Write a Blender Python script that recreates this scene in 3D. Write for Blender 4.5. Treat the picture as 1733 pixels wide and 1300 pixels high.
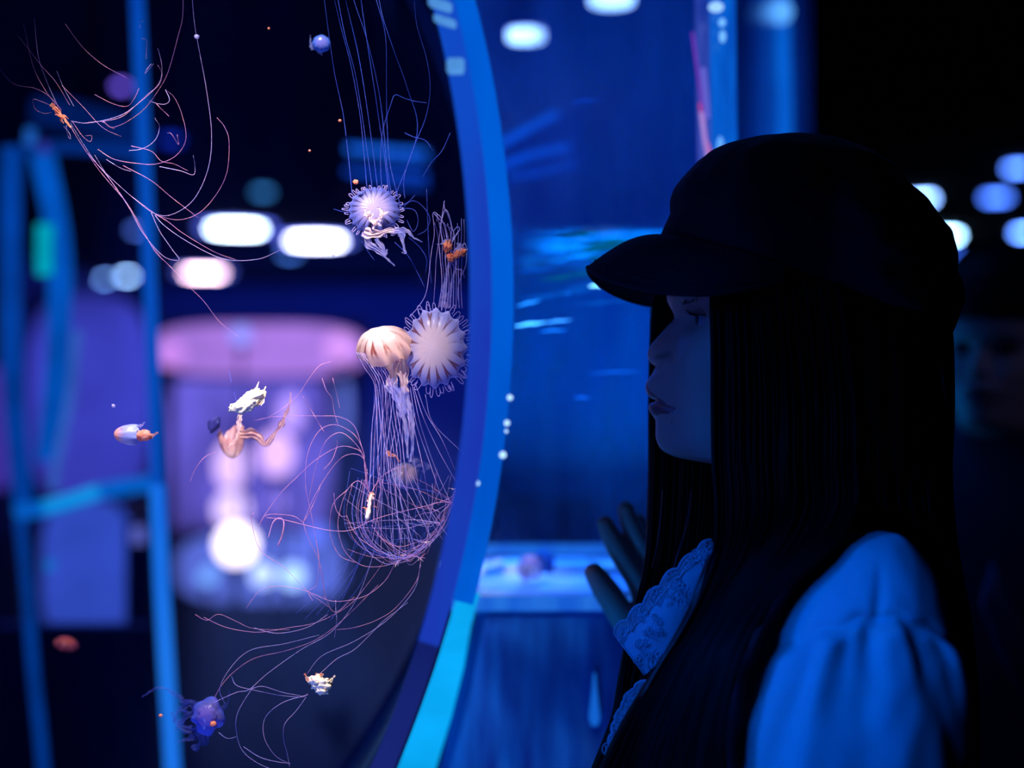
import bpy, bmesh, math, random
import numpy as np
from mathutils import Vector, Matrix, noise
random.seed(7)
PI = math.pi
D = bpy.data
col = bpy.context.scene.collection
for o in list(D.objects):
    D.objects.remove(o)
sc = bpy.context.scene
FPX = 50.0 / 36.0 * 1733.0      # focal length in pixels of the 1733 px wide frame
CZ = 1.45                        # camera height (m)

# ------------------------------------------------------------------ camera
cd = D.cameras.new('camera')
cd.lens = 50; cd.sensor_width = 36; cd.clip_start = 0.02; cd.clip_end = 60
cd.dof.use_dof = True; cd.dof.focus_distance = 1.09; cd.dof.aperture_fstop = 2.0
cam = D.objects.new('camera', cd); col.objects.link(cam)
cam.location = (0, 0, CZ); cam.rotation_euler = (PI / 2, 0, 0)
sc.camera = cam

# ------------------------------------------------------------------ world, exposure, lamps, some unseen and added as fill
w = D.worlds.new('world'); sc.world = w; w.use_nodes = True
w.node_tree.nodes['Background'].inputs[0].default_value = (0.0, 0.002, 0.012, 1)
w.node_tree.nodes['Background'].inputs[1].default_value = 1.0
vs = sc.view_settings
vs.view_transform = 'Standard'; vs.look = 'None'; vs.exposure = 0.0; vs.gamma = 1.0; vs.use_curve_mapping = False
sc.cycles.max_bounces = 8; sc.cycles.transparent_max_bounces = 32
sc.cycles.diffuse_bounces = 3; sc.cycles.sample_clamp_indirect = 4.0
sc.cycles.caustics_reflective = False; sc.cycles.caustics_refractive = False

def aim(o, tgt):
    o.rotation_euler = (Vector(tgt) - Vector(o.location)).to_track_quat('-Z', 'Y').to_euler()

def lamp(name, kind, loc, tgt, power, color, size=0.2, size_y=None, cone=40, blend=0.4):
    ld = D.lights.new(name, kind); ld.energy = power; ld.color = color
    if kind == 'AREA':
        ld.size = size
        if size_y: ld.shape = 'RECTANGLE'; ld.size_y = size_y
    else:
        ld.shadow_soft_size = size
    if kind == 'SPOT':
        ld.spot_size = math.radians(cone); ld.spot_blend = blend
    o = D.objects.new(name, ld); col.objects.link(o); o.location = loc; aim(o, tgt)
    o['kind'] = 'helper'
    return o

BLUE = (0.0, 0.22, 1.0)
lamp('blue_fill_spot', 'SPOT', (-1.30, 0.48, 2.0), (0.27, 0.95, 1.22), 72, (0.0, 0.125, 1.0), 0.07, cone=23.5, blend=0.7)  # unseen blue spot added to light the sleeve
lamp('blue_fill_spot', 'SPOT', (-0.80, 0.0, 1.95), (0.22, 0.98, 1.22), 34, (0.0, 0.135, 1.0), 0.08, cone=21.5, blend=0.7)  # second unseen blue spot, added for the collar
lamp('face_fill_spot', 'SPOT', (-1.0, 0.60, 0.80), (0.14, 1.08, 1.43), 22, (0.06, 0.12, 1.0), 0.10, cone=18, blend=0.6)  # added out of view to brighten the face
lamp('jelly_white_lamp', 'SPOT', (-0.23, 0.62, 2.66), (-0.205, 1.14, 1.36), 620, (1.0, 0.80, 0.76), 0.03, cone=20, blend=0.3)
lamp('jelly_side_fill', 'SPOT', (-0.42, 0.22, 2.45), (-0.20, 1.13, 1.50), 370, (0.95, 0.80, 0.88), 0.03, cone=14.5, blend=0.3)  # unseen extra spot, added so the bells get light from the front
lamp('jelly_blue_fill', 'SPOT', (-0.50, 0.45, 0.55), (-0.25, 1.13, 1.42), 60, (0.16, 0.26, 1.0), 0.06, cone=29, blend=0.4)  # blue fill added from below, no such source in view
lamp('tank_hood_lamp', 'AREA', (0.20, 2.15, 2.24), (0.20, 2.2, 0), 4.2, (0.0, 0.19, 1.0), 0.35, 0.6)
lamp('tank_floor_fill', 'AREA', (0.20, 2.25, 1.27), (0.20, 2.2, 3), 3.0, (0.0, 0.34, 1.0), 0.3, 0.5)  # unseen upward fill, added to light the underside of the water surface
lamp('channel_lamp', 'SPOT', (0.05, 1.57, 2.22), (0.05, 1.575, 0), 130.0, (0.03, 0.26, 1.0), 0.02, cone=19, blend=0.3)
lamp('cabinet_fill', 'SPOT', (-0.30, 0.75, 0.30), (0.08, 1.4, 1.12), 26, (0.0, 0.17, 1.0), 0.1, cone=40, blend=0.8)  # unseen spot before the cabinet, added to brighten its panel
lamp('far_wall_fill', 'AREA', (-1.5, 14.0, 2.65), (-1.5, 17.5, 0.5), 500, (0.01, 0.09, 1.0), 2.5)  # unseen blue fill added to lift the dark back wall
lamp('visitor_fill', 'SPOT', (1.9, 0.9, 2.4), (0.66, 1.9, 1.40), 9, (0.16, 0.24, 0.8), 0.2, cone=24, blend=0.8)  # added out of frame to brighten the visitor
lamp('mid_hall_fill', 'AREA', (-1.3, 4.0, 2.70), (-1.3, 4.2, 0), 50, (0.02, 0.09, 1.0), 1.5)  # another unseen fill, added for the navy tone of the room

# ------------------------------------------------------------------ helpers
def P(px, py, Y):
    """a point at depth Y metres that stands on the line of sight of a photo pixel"""
    return Vector(((px - 866.5) / FPX * Y, Y, CZ + (650.0 - py) / FPX * Y))

def s(r, g, b):
    f = lambda c: (c / 255 / 12.92) if c <= 10 else ((c / 255 + 0.055) / 1.055) ** 2.4
    return (f(r), f(g), f(b), 1)

def link(o, parent=None):
    col.objects.link(o)
    if parent is not None:
        o.parent = parent
        o.matrix_parent_inverse = Matrix.Translation(-Vector(parent.location)) if not parent.parent else Matrix.Identity(4)
    return o

def tag(o, label=None, cat=None, group=None, kind=None):
    if label: o['label'] = label
    if cat: o['category'] = cat
    if group: o['group'] = group
    if kind: o['kind'] = kind
    return o

def empty(name, loc, label, cat, group=None):
    o = D.objects.new(name, None); col.objects.link(o); o.location = loc; o.empty_display_size = 0.02
    return tag(o, label, cat, group)

class MB:
    """collects vertices and faces (world space) and links them as one mesh object"""
    def __init__(self): self.v = []; self.f = []; self.m = []
    def add(self, vs, fs, mi=0):
        b = len(self.v); self.v += [tuple(v) for v in vs]
        self.f += [tuple(i + b for i in f) for f in fs]; self.m += [mi] * len(fs)
    def box(self, c, sz, mi=0, rot=None):
        c = Vector(c); hx, hy, hz = sz[0] / 2, sz[1] / 2, sz[2] / 2
        vs = [Vector((x * hx, y * hy, z * hz)) for x in (-1, 1) for y in (-1, 1) for z in (-1, 1)]
        if rot is not None: vs = [rot @ v for v in vs]
        self.add([v + c for v in vs], [(0, 1, 3, 2), (4, 6, 7, 5), (0, 4, 5, 1), (2, 3, 7, 6), (0, 2, 6, 4), (1, 5, 7, 3)], mi)
    def prism(self, poly, y0, y1, mi=0):
        """polygon given as (x, z), extruded from y0 to y1"""
        n = len(poly)
        vs = [(x, y0, z) for x, z in poly] + [(x, y1, z) for x, z in poly]
        fs = [tuple(range(n)), tuple(range(2 * n - 1, n - 1, -1))]
        fs += [(i, i + n, (i + 1) % n + n, (i + 1) % n) for i in range(n)]
        self.add(vs, fs, mi)
    def rings(self, R, cap=True, closed=True, mi=0):
        n = len(R[0]); vs = [p for r in R for p in r]; fs = []
        for k in range(len(R) - 1):
            for i in range(n if closed else n - 1):
                j = (i + 1) % n
                fs.append((k * n + i, k * n + j, (k + 1) * n + j, (k + 1) * n + i))
        if cap and closed:
            fs.append(tuple(range(n - 1, -1, -1))); fs.append(tuple((len(R) - 1) * n + i for i in range(n)))
        self.add(vs, fs, mi)
    def tube(self, pts, rad, n=6, mi=0, flat=1.0):
        pts = [Vector(p) for p in pts]
        if not isinstance(rad, (list, tuple)): rad = [rad] * len(pts)
        t0 = (pts[1] - pts[0]).normalized()
        up = Vector((0, 1, 0)) if abs(t0.y) < 0.9 else Vector((0, 0, 1))
        nrm = (up - t0 * up.dot(t0)).normalized(); R = []
        for k, p in enumerate(pts):
            a = pts[max(k - 1, 0)]; b = pts[min(k + 1, len(pts) - 1)]
            t = (b - a)
            t = t.normalized() if t.length > 1e-9 else t0
            nrm = (nrm - t * nrm.dot(t)); nrm = nrm.normalized() if nrm.length > 1e-6 else up
            bn = t.cross(nrm)
            R.append([p + (nrm * math.cos(2 * PI * i / n) * flat + bn * math.sin(2 * PI * i / n)) * rad[k] for i in range(n)])
        self.rings(R, mi=mi)
    def blob(self, c, r, amp=0.25, freq=3.0, seed=0.0, nu=20, nv=12, mi=0, rot=None):
        c = Vector(c); r = Vector(r); R = []
        for k in range(nv + 1):
            ph = PI * (k + 0.02) / (nv + 0.04); row = []
            for i in range(nu):
                th = 2 * PI * i / nu
                d = Vector((math.sin(ph) * math.cos(th), math.sin(ph) * math.sin(th), math.cos(ph)))
                q = 1 + amp * noise.fractal(d * freq + Vector((seed, seed * 1.7, 3)), 0.8, 2.0, 3)
                v = Vector((d.x * r.x, d.y * r.y, d.z * r.z)) * q
                if rot is not None: v = rot @ v
                row.append(c + v)
            R.append(row)
        self.rings(R, mi=mi)
    def build(self, name, mats, parent=None, smooth=True, world=True):
        me = D.meshes.new(name)
        off = Vector(parent.location) if parent is not None and parent.parent is None else Vector((0, 0, 0))
        me.from_pydata(self.v, [], self.f)
        if not isinstance(mats, (list, tuple)): mats = [mats]
        for m in mats: me.materials.append(m)
        if len(mats) > 1: me.polygons.foreach_set('material_index', self.m)
        if smooth: me.polygons.foreach_set('use_smooth', [True] * len(me.polygons))
        me.update()
        # origin of a mesh goes to the middle of its foot
        if self.v:
            a = np.array(self.v); c = Vector(((a[:, 0].min() + a[:, 0].max()) / 2, (a[:, 1].min() + a[:, 1].max()) / 2, a[:, 2].min()))
            me.transform(Matrix.Translation(-c))
        else: c = Vector((0, 0, 0))
        o = D.objects.new(name, me); col.objects.link(o)
        if parent is not None:
            o.parent = parent
            pw = WORLD.get(parent.name, Vector(parent.location))
            o.location = c - pw
        else: o.location = c
        WORLD[o.name] = c
        return o
WORLD = {}

def cat(pts, m=8):
    """Catmull-Rom through points of any dimension"""
    A = [np.array(p, float) for p in pts]
    A = [2 * A[0] - A[1]] + A + [2 * A[-1] - A[-2]]; out = []
    for k in range(1, len(A) - 2):
        p0, p1, p2, p3 = A[k - 1:k + 3]
        for j in range(m):
            t = j / m
            out.append(0.5 * (2 * p1 + (p2 - p0) * t + (2 * p0 - 5 * p1 + 4 * p2 - p3) * t * t + (3 * p1 - p0 - 3 * p2 + p3) * t ** 3))
    out.append(A[-2]); return out

def sil_rings(rows, m=6, n=48, fn=None, pw=1.0):
    """rows: (Fx, Fy, Bx, By, halfwidth, Y): rings between a front and a back outline"""
    R = []
    rr = cat(rows, m)
    for k, (fx, fy, bx, by, wd, Y) in enumerate(rr):
        F = P(fx, fy, Y); B = P(bx, by, Y); c = (F + B) / 2; a = (F - B) / 2; row = []
        for i in range(n):
            th = 2 * PI * i / n; ct, st = math.cos(th), math.sin(th)
            ct = math.copysign(abs(ct) ** pw, ct); st = math.copysign(abs(st) ** pw, st)
            v = c + a * ct + Vector((0, -1, 0)) * wd * st
            if fn: v = fn(v, th, k / (len(rr) - 1))
            row.append(v)
        R.append(row)
    return R

# ------------------------------------------------------------------ materials
def newmat(name):
    m = D.materials.new(name); m.use_nodes = True; nt = m.node_tree; nt.nodes.clear()
    out = nt.nodes.new('ShaderNodeOutputMaterial'); return m, nt, out
def N(nt, t, **kw):
    n = nt.nodes.new(t)
    for k, v in kw.items(): setattr(n, k, v)
    return n
def mixcol(nt, fac, a, b):
    n = N(nt, 'ShaderNodeMix', data_type='RGBA')
    for i, x in ((0, fac), (6, a), (7, b)):
        if hasattr(x, 'links'): nt.links.new(x, n.inputs[i])
        else: n.inputs[i].default_value = x
    return n.outputs[2]
def ramp(nt, src, stops):
    r = N(nt, 'ShaderNodeValToRGB'); cr = r.color_ramp
    while len(cr.elements) < len(stops): cr.elements.new(0.5)
    for e, (p, c) in zip(cr.elements, stops): e.position = p; e.color = c
    nt.links.new(src, r.inputs[0]); return r.outputs[0]
def noisetex(nt, scale, mapping=(1, 1, 1), detail=3, coord='Object', dist=0.0):
    tc = N(nt, 'ShaderNodeTexCoord'); mp = N(nt, 'ShaderNodeMapping'); mp.inputs['Scale'].default_value = mapping
    nt.links.new(tc.outputs[coord], mp.inputs[0]); n = N(nt, 'ShaderNodeTexNoise')
    n.inputs['Scale'].default_value = scale; n.inputs['Detail'].default_value = detail; n.inputs['Distortion'].default_value = dist
    nt.links.new(mp.outputs[0], n.inputs[0]); return n.outputs[0]
def bump(nt, src, strength, dist=0.002):
    b = N(nt, 'ShaderNodeBump'); b.inputs['Strength'].default_value = strength; b.inputs['Distance'].default_value = dist
    nt.links.new(src, b.inputs['Height']); return b.outputs[0]

def solid(name, c, rough=0.6, spec=0.5, var=0.15, scale=20, mapping=(1, 1, 1), bm=0.0, bd=0.002, metal=0, c2=None, sheen=0, sub=0):
    m, nt, out = newmat(name); p = N(nt, 'ShaderNodeBsdfPrincipled')
    ns = noisetex(nt, scale, mapping)
    c2 = c2 or tuple(x * (1 - var) for x in c[:3]) + (1,)
    nt.links.new(mixcol(nt, ramp(nt, ns, [(0.3, (0, 0, 0, 1)), (0.7, (1, 1, 1, 1))]), c, c2), p.inputs['Base Color'])
    p.inputs['Roughness'].default_value = rough; p.inputs['Specular IOR Level'].default_value = spec; p.inputs['Metallic'].default_value = metal
    if sheen: p.inputs['Sheen Weight'].default_value = sheen
    if bm: nt.links.new(bump(nt, ns, bm, bd), p.inputs['Normal'])
    nt.links.new(p.outputs[0], out.inputs[0]); return m

def glow(name, c, strength, var=0.0, scale=8, mapping=(1, 1, 1)):
    m, nt, out = newmat(name); e = N(nt, 'ShaderNodeEmission')
    if var:
        ns = noisetex(nt, scale, mapping)
        dark = tuple(x * (1 - var) for x in c[:3]) + (1,)
        nt.links.new(mixcol(nt, ramp(nt, ns, [(0.35, (0, 0, 0, 1)), (0.65, (1, 1, 1, 1))]), dark, c), e.inputs[0])
    else: e.inputs[0].default_value = c
    e.inputs[1].default_value = strength
    nt.links.new(e.outputs[0], out.inputs[0]); return m

def pane_mat(name, gloss=1.0, tint=(1, 1, 1, 1), haze=0.0, hazecol=(0.2, 0.5, 1, 1), streak=(1, 1, 1), scale=6):
    m, nt, out = newmat(name)
    tr = N(nt, 'ShaderNodeBsdfTransparent'); tr.inputs[0].default_value = tint
    gl = N(nt, 'ShaderNodeBsdfGlossy'); gl.inputs['Roughness'].default_value = 0.03
    fr = N(nt, 'ShaderNodeFresnel'); fr.inputs[0].default_value = 1.35
    mu = N(nt, 'ShaderNodeMath', operation='MULTIPLY'); mu.inputs[1].default_value = gloss; nt.links.new(fr.outputs[0], mu.inputs[0])
    mx = N(nt, 'ShaderNodeMixShader'); nt.links.new(mu.outputs[0], mx.inputs[0]); nt.links.new(tr.outputs[0], mx.inputs[1]); nt.links.new(gl.outputs[0], mx.inputs[2])
    last = mx.outputs[0]
    if haze:
        df = N(nt, 'ShaderNodeBsdfTranslucent'); df.inputs[0].default_value = hazecol
        d2 = N(nt, 'ShaderNodeBsdfDiffuse'); d2.inputs[0].default_value = hazecol
        md = N(nt, 'ShaderNodeMixShader'); nt.links.new(df.outputs[0], md.inputs[1]); nt.links.new(d2.outputs[0], md.inputs[2])
        ns = noisetex(nt, scale, streak, 4, dist=0.6)
        hz = ramp(nt, ns, [(0.35, (haze * 0.25,) * 3 + (1,)), (0.7, (haze,) * 3 + (1,))])
        m2 = N(nt, 'ShaderNodeMixShader'); nt.links.new(hz, m2.inputs[0]); nt.links.new(last, m2.inputs[1]); nt.links.new(md.outputs[0], m2.inputs[2]); last = m2.outputs[0]
    nt.links.new(last, out.inputs[0]); return m

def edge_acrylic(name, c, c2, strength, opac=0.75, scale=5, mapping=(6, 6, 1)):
    """acrylic whose blue glow is put in as uneven emission; no lamps feed it"""
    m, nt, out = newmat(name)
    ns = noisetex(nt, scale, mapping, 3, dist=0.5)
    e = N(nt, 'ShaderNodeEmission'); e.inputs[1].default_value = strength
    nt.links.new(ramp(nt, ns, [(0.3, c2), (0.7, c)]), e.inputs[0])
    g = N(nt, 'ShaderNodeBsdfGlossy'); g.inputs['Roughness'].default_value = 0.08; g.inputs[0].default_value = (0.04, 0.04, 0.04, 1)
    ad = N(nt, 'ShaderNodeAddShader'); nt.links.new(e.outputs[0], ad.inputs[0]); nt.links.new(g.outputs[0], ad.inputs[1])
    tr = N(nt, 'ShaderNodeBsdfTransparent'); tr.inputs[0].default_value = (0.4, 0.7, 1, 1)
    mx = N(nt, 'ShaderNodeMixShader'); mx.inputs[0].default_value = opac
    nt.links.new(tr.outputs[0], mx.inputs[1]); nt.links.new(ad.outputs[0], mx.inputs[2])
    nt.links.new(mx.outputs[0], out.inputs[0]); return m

def gel(name, c, c2, opac=0.6, scale=120, bright=1.0):
    """jelly tissue: soft, lets light through"""
    m, nt, out = newmat(name)
    ns = noisetex(nt, scale, detail=3); cc = mixcol(nt, ramp(nt, ns, [(0.35, (0, 0, 0, 1)), (0.65, (1, 1, 1, 1))]), c, c2)
    return gel_finish(m, nt, out, cc, opac)
def gel_finish(m, nt, out, cc, opac, fac=None):
    df = N(nt, 'ShaderNodeBsdfDiffuse'); tl = N(nt, 'ShaderNodeBsdfTranslucent')
    nt.links.new(cc, df.inputs[0]); nt.links.new(cc, tl.inputs[0])
    mx = N(nt, 'ShaderNodeMixShader'); mx.inputs[0].default_value = 0.4
    nt.links.new(df.outputs[0], mx.inputs[1]); nt.links.new(tl.outputs[0], mx.inputs[2])
    gl = N(nt, 'ShaderNodeBsdfGlossy'); gl.inputs['Roughness'].default_value = 0.25
    lw = N(nt, 'ShaderNodeLayerWeight'); lw.inputs[0].default_value = 0.35; fr = N(nt, 'ShaderNodeMath', operation='MULTIPLY'); nt.links.new(lw.outputs[1], fr.inputs[0]); fr.inputs[1].default_value = 0.12
    m3 = N(nt, 'ShaderNodeMixShader'); nt.links.new(fr.outputs[0], m3.inputs[0]); nt.links.new(mx.outputs[0], m3.inputs[1]); nt.links.new(gl.outputs[0], m3.inputs[2])
    tr = N(nt, 'ShaderNodeBsdfTransparent'); m2 = N(nt, 'ShaderNodeMixShader')
    if fac is not None: nt.links.new(fac, m2.inputs[0])
    else: m2.inputs[0].default_value = opac
    nt.links.new(tr.outputs[0], m2.inputs[1]); nt.links.new(m3.outputs[0], m2.inputs[2])
    nt.links.new(m2.outputs[0], out.inputs[0]); return m

def bell_mat(name, centre, rimc, mark, R, opc=0.95, opr=0.5, nmark=16, mstrength=0.9):
    """bell tissue: radial brown marks that fork towards the margin, in the bell's own axes (z = axis)"""
    m, nt, out = newmat(name)
    tc = N(nt, 'ShaderNodeTexCoord'); sp = N(nt, 'ShaderNodeSeparateXYZ'); at = N(nt, 'ShaderNodeAttribute'); at.attribute_name = 'bell_uv'
    nt.links.new(at.outputs['Vector'], sp.inputs[0])     # x = radius 0..1, y = angle 0..1
    def mth(op, a, b=None, c=None):
        n = N(nt, 'ShaderNodeMath', operation=op)
        for i, x in enumerate((a, b, c)):
            if x is None: continue
            if hasattr(x, 'links'): nt.links.new(x, n.inputs[i])
            else: n.inputs[i].default_value = x
        return n.outputs[0]
    r, a = sp.outputs[0], sp.outputs[1]
    ns = noisetex(nt, 2.2 / R * 0.5, detail=3)
    wob = mth('MULTIPLY', mth('SUBTRACT', ns, 0.5), 0.35)
    ph = mth('ADD', mth('MULTIPLY', a, nmark), wob)
    d = mth('ABSOLUTE', mth('SUBTRACT', mth('FRACT', ph), 0.5))          # 0 at the middle of a mark
    half = mth('MULTIPLY', mth('MAXIMUM', mth('SUBTRACT', r, 0.62), 0.0), 0.55)
    ln = mth('ABSOLUTE', mth('SUBTRACT', d, half))
    line = mth('SUBTRACT', 1.0, mth('DIVIDE', ln, 0.13)); line = mth('MAXIMUM', line, 0.0); line = mth('MINIMUM', mth('MULTIPLY', line, 1.8), 1.0)
    win = mth('MULTIPLY', mth('SMOOTHSTEP', r, 0.38, 0.6) if False else mth('MINIMUM', mth('MAXIMUM', mth('MULTIPLY', mth('SUBTRACT', r, 0.42), 6.0), 0.0), 1.0),
              mth('MINIMUM', mth('MAXIMUM', mth('MULTIPLY', mth('SUBTRACT', 0.96, r), 8.0), 0.0), 1.0))
    patch = mth('MINIMUM', mth('MAXIMUM', mth('MULTIPLY', mth('SUBTRACT', ns, 0.36), 6.0), 0.0), 1.0)
    mk = mth('MULTIPLY', mth('MULTIPLY', mth('MULTIPLY', line, win), patch), mstrength)
    base = ramp(nt, r, [(0.0, centre), (0.45, centre), (0.8, rimc), (1.0, rimc)])
    cc = mixcol(nt, mk, base, mark)
    opn = ramp(nt, r, [(0.0, (opc,) * 3 + (1,)), (0.5, ((opc + opr) / 2,) * 3 + (1,)), (0.9, (opr,) * 3 + (1,)), (1.0, (min(1, opr + 0.25),) * 3 + (1,))])
    op2 = mth('MAXIMUM', opn, mth('MULTIPLY', mk, 0.9))
    return gel_finish(m, nt, out, cc, 0.5, fac=op2)

# ------------------------------------------------------------------ the room
M = {}
M['wall'] = solid('dark_wall_paint', s(60, 66, 110), 0.9, 0.2, scale=3)
M['ceil'] = solid('black_ceiling_paint', s(5, 5, 10), 0.95, 0.1, scale=3)
M['floor'] = solid('dark_carpet', s(14, 14, 26), 0.9, 0.2, scale=60, bm=0.4)
X0, X1, Y0, Y1, ZC = -5.0, 6.0, -2.0, 19.0, 2.75
def slab(name, c, sz, m):
    b = MB(); b.box(c, sz); o = b.build(name, m, smooth=False); o['kind'] = 'structure'; return o
slab('floor', ((X0 + X1) / 2, (Y0 + Y1) / 2, -0.05), (X1 - X0, Y1 - Y0, 0.1), M['floor'])
slab('ceiling', ((X0 + X1) / 2, (Y0 + Y1) / 2, ZC + 0.05), (X1 - X0, Y1 - Y0, 0.1), M['ceil'])
slab('wall_left', (X0 - 0.05, (Y0 + Y1) / 2, ZC / 2), (0.1, Y1 - Y0, ZC), M['wall'])
slab('wall_right', (X1 + 0.05, (Y0 + Y1) / 2, ZC / 2), (0.1, Y1 - Y0, ZC), M['wall'])
slab('wall_back', ((X0 + X1) / 2, Y1 + 0.05, ZC / 2), (X1 - X0, 0.1, ZC), M['wall'])
slab('wall_front', ((X0 + X1) / 2, Y0 - 0.05, ZC / 2), (X1 - X0, 0.1, ZC), M['wall'])

# ------------------------------------------------------------------ the drum tank
M['pane'] = pane_mat('clear_acrylic_pane', 0.6)
M['back_pane'] = pane_mat('clear_acrylic_back', 0.15, haze=0.05, hazecol=(0.15, 0.3, 1, 1), streak=(1, 1, 0.3), scale=4)
M['ring'] = edge_acrylic('emissive_ring', s(12, 82, 205), s(30, 48, 170), 1.0, 0.85, 3, (3, 3, 1))  # blue light of the rim is put into the emission colour
M['flange'] = edge_acrylic('emissive_flange', s(0, 104, 228), s(0, 80, 196), 1.0, 0.9, 3, (3, 3, 1.5))
M['led_white'] = glow('white_led', s(150, 205, 255), 1.6)
M['led_cyan'] = glow('cyan_led_strip', s(10, 175, 255), 1.05, 0.25, 9, (1, 1, 2))
M['black_metal'] = solid('black_metal', s(18, 18, 22), 0.4, 0.5)
DC = (-0.790, 1.507); RO, RI = 0.7767, 0.7626; YF = 0.92
def arc_band(r0, r1, y0, y1, a0=-180, a1=180, n=160):
    b = MB(); R = []
    full = abs(a1 - a0) >= 359.9
    for k in range(n if full else n + 1):
        a = math.radians(a0 + (a1 - a0) * k / n); c, t = math.cos(a), math.sin(a)
        R.append([(DC[0] + r * c, y, DC[1] + r * t) for r, y in ((r0, y0), (r1, y0), (r1, y1), (r0, y1))])
    if full: R.append(R[0]); b.rings(R, cap=False)
    else: b.rings(R, cap=True)
    return b
def disc(r, y0, y1, n=128):
    b = MB(); b.prism([(DC[0] + r * math.cos(2 * PI * k / n), DC[1] + r * math.sin(2 * PI * k / n)) for k in range(n)], y0, y1); return b
drum = empty('drum_aquarium', (DC[0], 1.21, 0.0), 'huge round clear drum jellyfish tank with a blue glowing curved rim', 'aquarium')
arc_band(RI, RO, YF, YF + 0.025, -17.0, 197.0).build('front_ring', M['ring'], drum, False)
arc_band(RI, RO, YF, YF + 0.025, 197.05, 342.95).build('front_ring', edge_acrylic('emissive_ring_dim', s(34, 48, 140), s(20, 34, 110), 0.8, 0.8, 3, (3, 3, 1)), drum, False)  # lower arc: the dimmer light is put into its emission colour
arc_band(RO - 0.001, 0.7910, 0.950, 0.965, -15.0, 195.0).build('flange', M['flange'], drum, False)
arc_band(RI + 0.006, RO - 0.0015, 0.9455, 1.165).build('drum_wall', pane_mat('drum_wall_acrylic', 0.4, tint=(0.75, 0.88, 1, 1), haze=0.12), drum)
arc_band(RI + 0.006, RO - 0.0015, 1.1655, 1.48).build('drum_wall', pane_mat('drum_wall_acrylic_rear', 0.4, tint=(0.75, 0.88, 1, 1), haze=0.06), drum)
arc_band(RI, RO, 1.481, 1.50).build('rear_ring', edge_acrylic('emissive_rear_ring', s(8, 30, 110), s(4, 12, 50), 0.5, 0.5), drum, False)
disc(RI - 0.001, 0.93, 0.94).build('front_pane', M['pane'], drum, False)
disc(RI - 0.001, 1.485, 1.495).build('rear_pane', M['back_pane'], drum, False)
mwt, nt, out = newmat('tank_water'); q_ = N(nt, 'ShaderNodeBsdfTransparent'); nt.links.new(q_.outputs[0], out.inputs[0])
q_ = N(nt, 'ShaderNodeVolumeAbsorption'); q_.inputs[0].default_value = (0.45, 0.7, 1.0, 1); q_.inputs[1].default_value = 0.3; nt.links.new(q_.outputs[0], out.inputs[1])
disc(RI - 0.004, 0.9415, 1.4835).build('water', mwt, drum, False)
b = MB(); b.box((DC[0], 1.21, 0.33), (0.9, 0.56, 0.66)); b.box((DC[0], 1.21, 0.70), (0.7, 0.5, 0.09)); b.build('plinth', M['black_metal'], drum, False)
# lamp reflections in the rim, put in as short emissive plates, top to bottom
for (px, py, wd, ht, sl) in ((745, 8, 40, 16, 6), (753, 36, 38, 13, 6), (771, 112, 30, 26, 0)):
    b = MB(); c = P(px, py, 0.917); k = 0.917 / FPX
    b.prism([(c.x + x * wd / 2 * k, c.z + (z * ht / 2 - x * sl) * k) for x, z in ((-1, -0.6), (-0.7, -1), (0.8, -1), (1, -0.5), (1, 0.7), (0.7, 1), (-0.8, 1), (-1, 0.5))], 0.915, 0.9195)
    b.build('rim_glint', glow('rim_glint', s(90, 165, 250), 0.9, 0.3, 60), drum, False)
for (px, py, r) in ((863, 673, 5), (858, 716, 5), (857, 730, 3), (851, 770, 6), (808, 818, 4)):
    b = MB(); k = 0.946 / FPX; b.blob(P(px, py, 0.946), (r * k, 0.002, r * k), 0, nu=12, nv=8)
    b.build('led_bead', glow('led_bead', s(170, 215, 255), 1.4), drum)

# ------------------------------------------------------------------ the blue wall tank behind the woman
M['panel'] = solid('frosted_blue_panel', s(120, 160, 220), 0.35, 0.5, scale=5, mapping=(4, 4, 0.8), c2=s(70, 110, 190), bm=0.3, bd=0.01)
M['post'] = edge_acrylic('emissive_post', s(8, 112, 232), s(4, 62, 172), 0.95, 0.9, 4, (20, 20, 2))  # light of the posts is put in as emission
M['deck'] = solid('white_acrylic_deck', s(200, 215, 235), 0.25, 0.6, scale=14, mapping=(1, 2.5, 1), c2=s(60, 110, 190))
wt = empty('wall_aquarium', (0.2, 2.0, 0.0), 'tall blue lit rectangular tank with corner posts, right of the round tank', 'aquarium')
# back wall, left wall, side wall, partition
# its left wall is cut to a curve that nests behind the round tank
def curve_edge(Y, dpx, z0=1.245, z1=2.24, n=20):
    out_ = []
    for i in range(n + 1):
        z = z0 + (z1 - z0) * i / n; py = 650 - (z - CZ) * FPX / Y; rr = max(0.0, 2004.0 ** 2 - (py - 505) ** 2)
        out_.append(((-1135 + math.sqrt(rr) - dpx - 866.5) / FPX * Y, z))
    return out_
e0, e1 = curve_edge(1.75, 16), curve_edge(2.70, 16)
b = MB(); b.prism([(0.563, 1.22), (0.563, 2.24)] + e1[::-1], 2.69, 2.71); b.build('back_panel', M['panel'], wt, False)
b = MB(); b.rings([[(x - d, 1.755, z) for x, z in e0] for d in (0,)] + [[(x, 2.69, z) for x, z in e1]], cap=False, closed=False); b.build('side_panel', M['panel'], wt, False)
def wallseg(p0, p1, z0, z1, th):
    b = MB(); a = Vector((p0[0], p0[1], 0)); c = Vector((p1[0], p1[1], 0)); d = c - a
    rot = Matrix.Rotation(math.atan2(d.y, d.x), 3, 'Z')
    b.box(((a.x + c.x) / 2, (a.y + c.y) / 2, (z0 + z1) / 2), (d.length, th, z1 - z0), rot=rot); return b
M['part'] = pane_mat('streaked_partition', 0.5, tint=(0.7, 0.85, 1, 1), haze=0.4, hazecol=(0.3, 0.6, 1, 1), streak=(4, 4, 1.2), scale=5)
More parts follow.
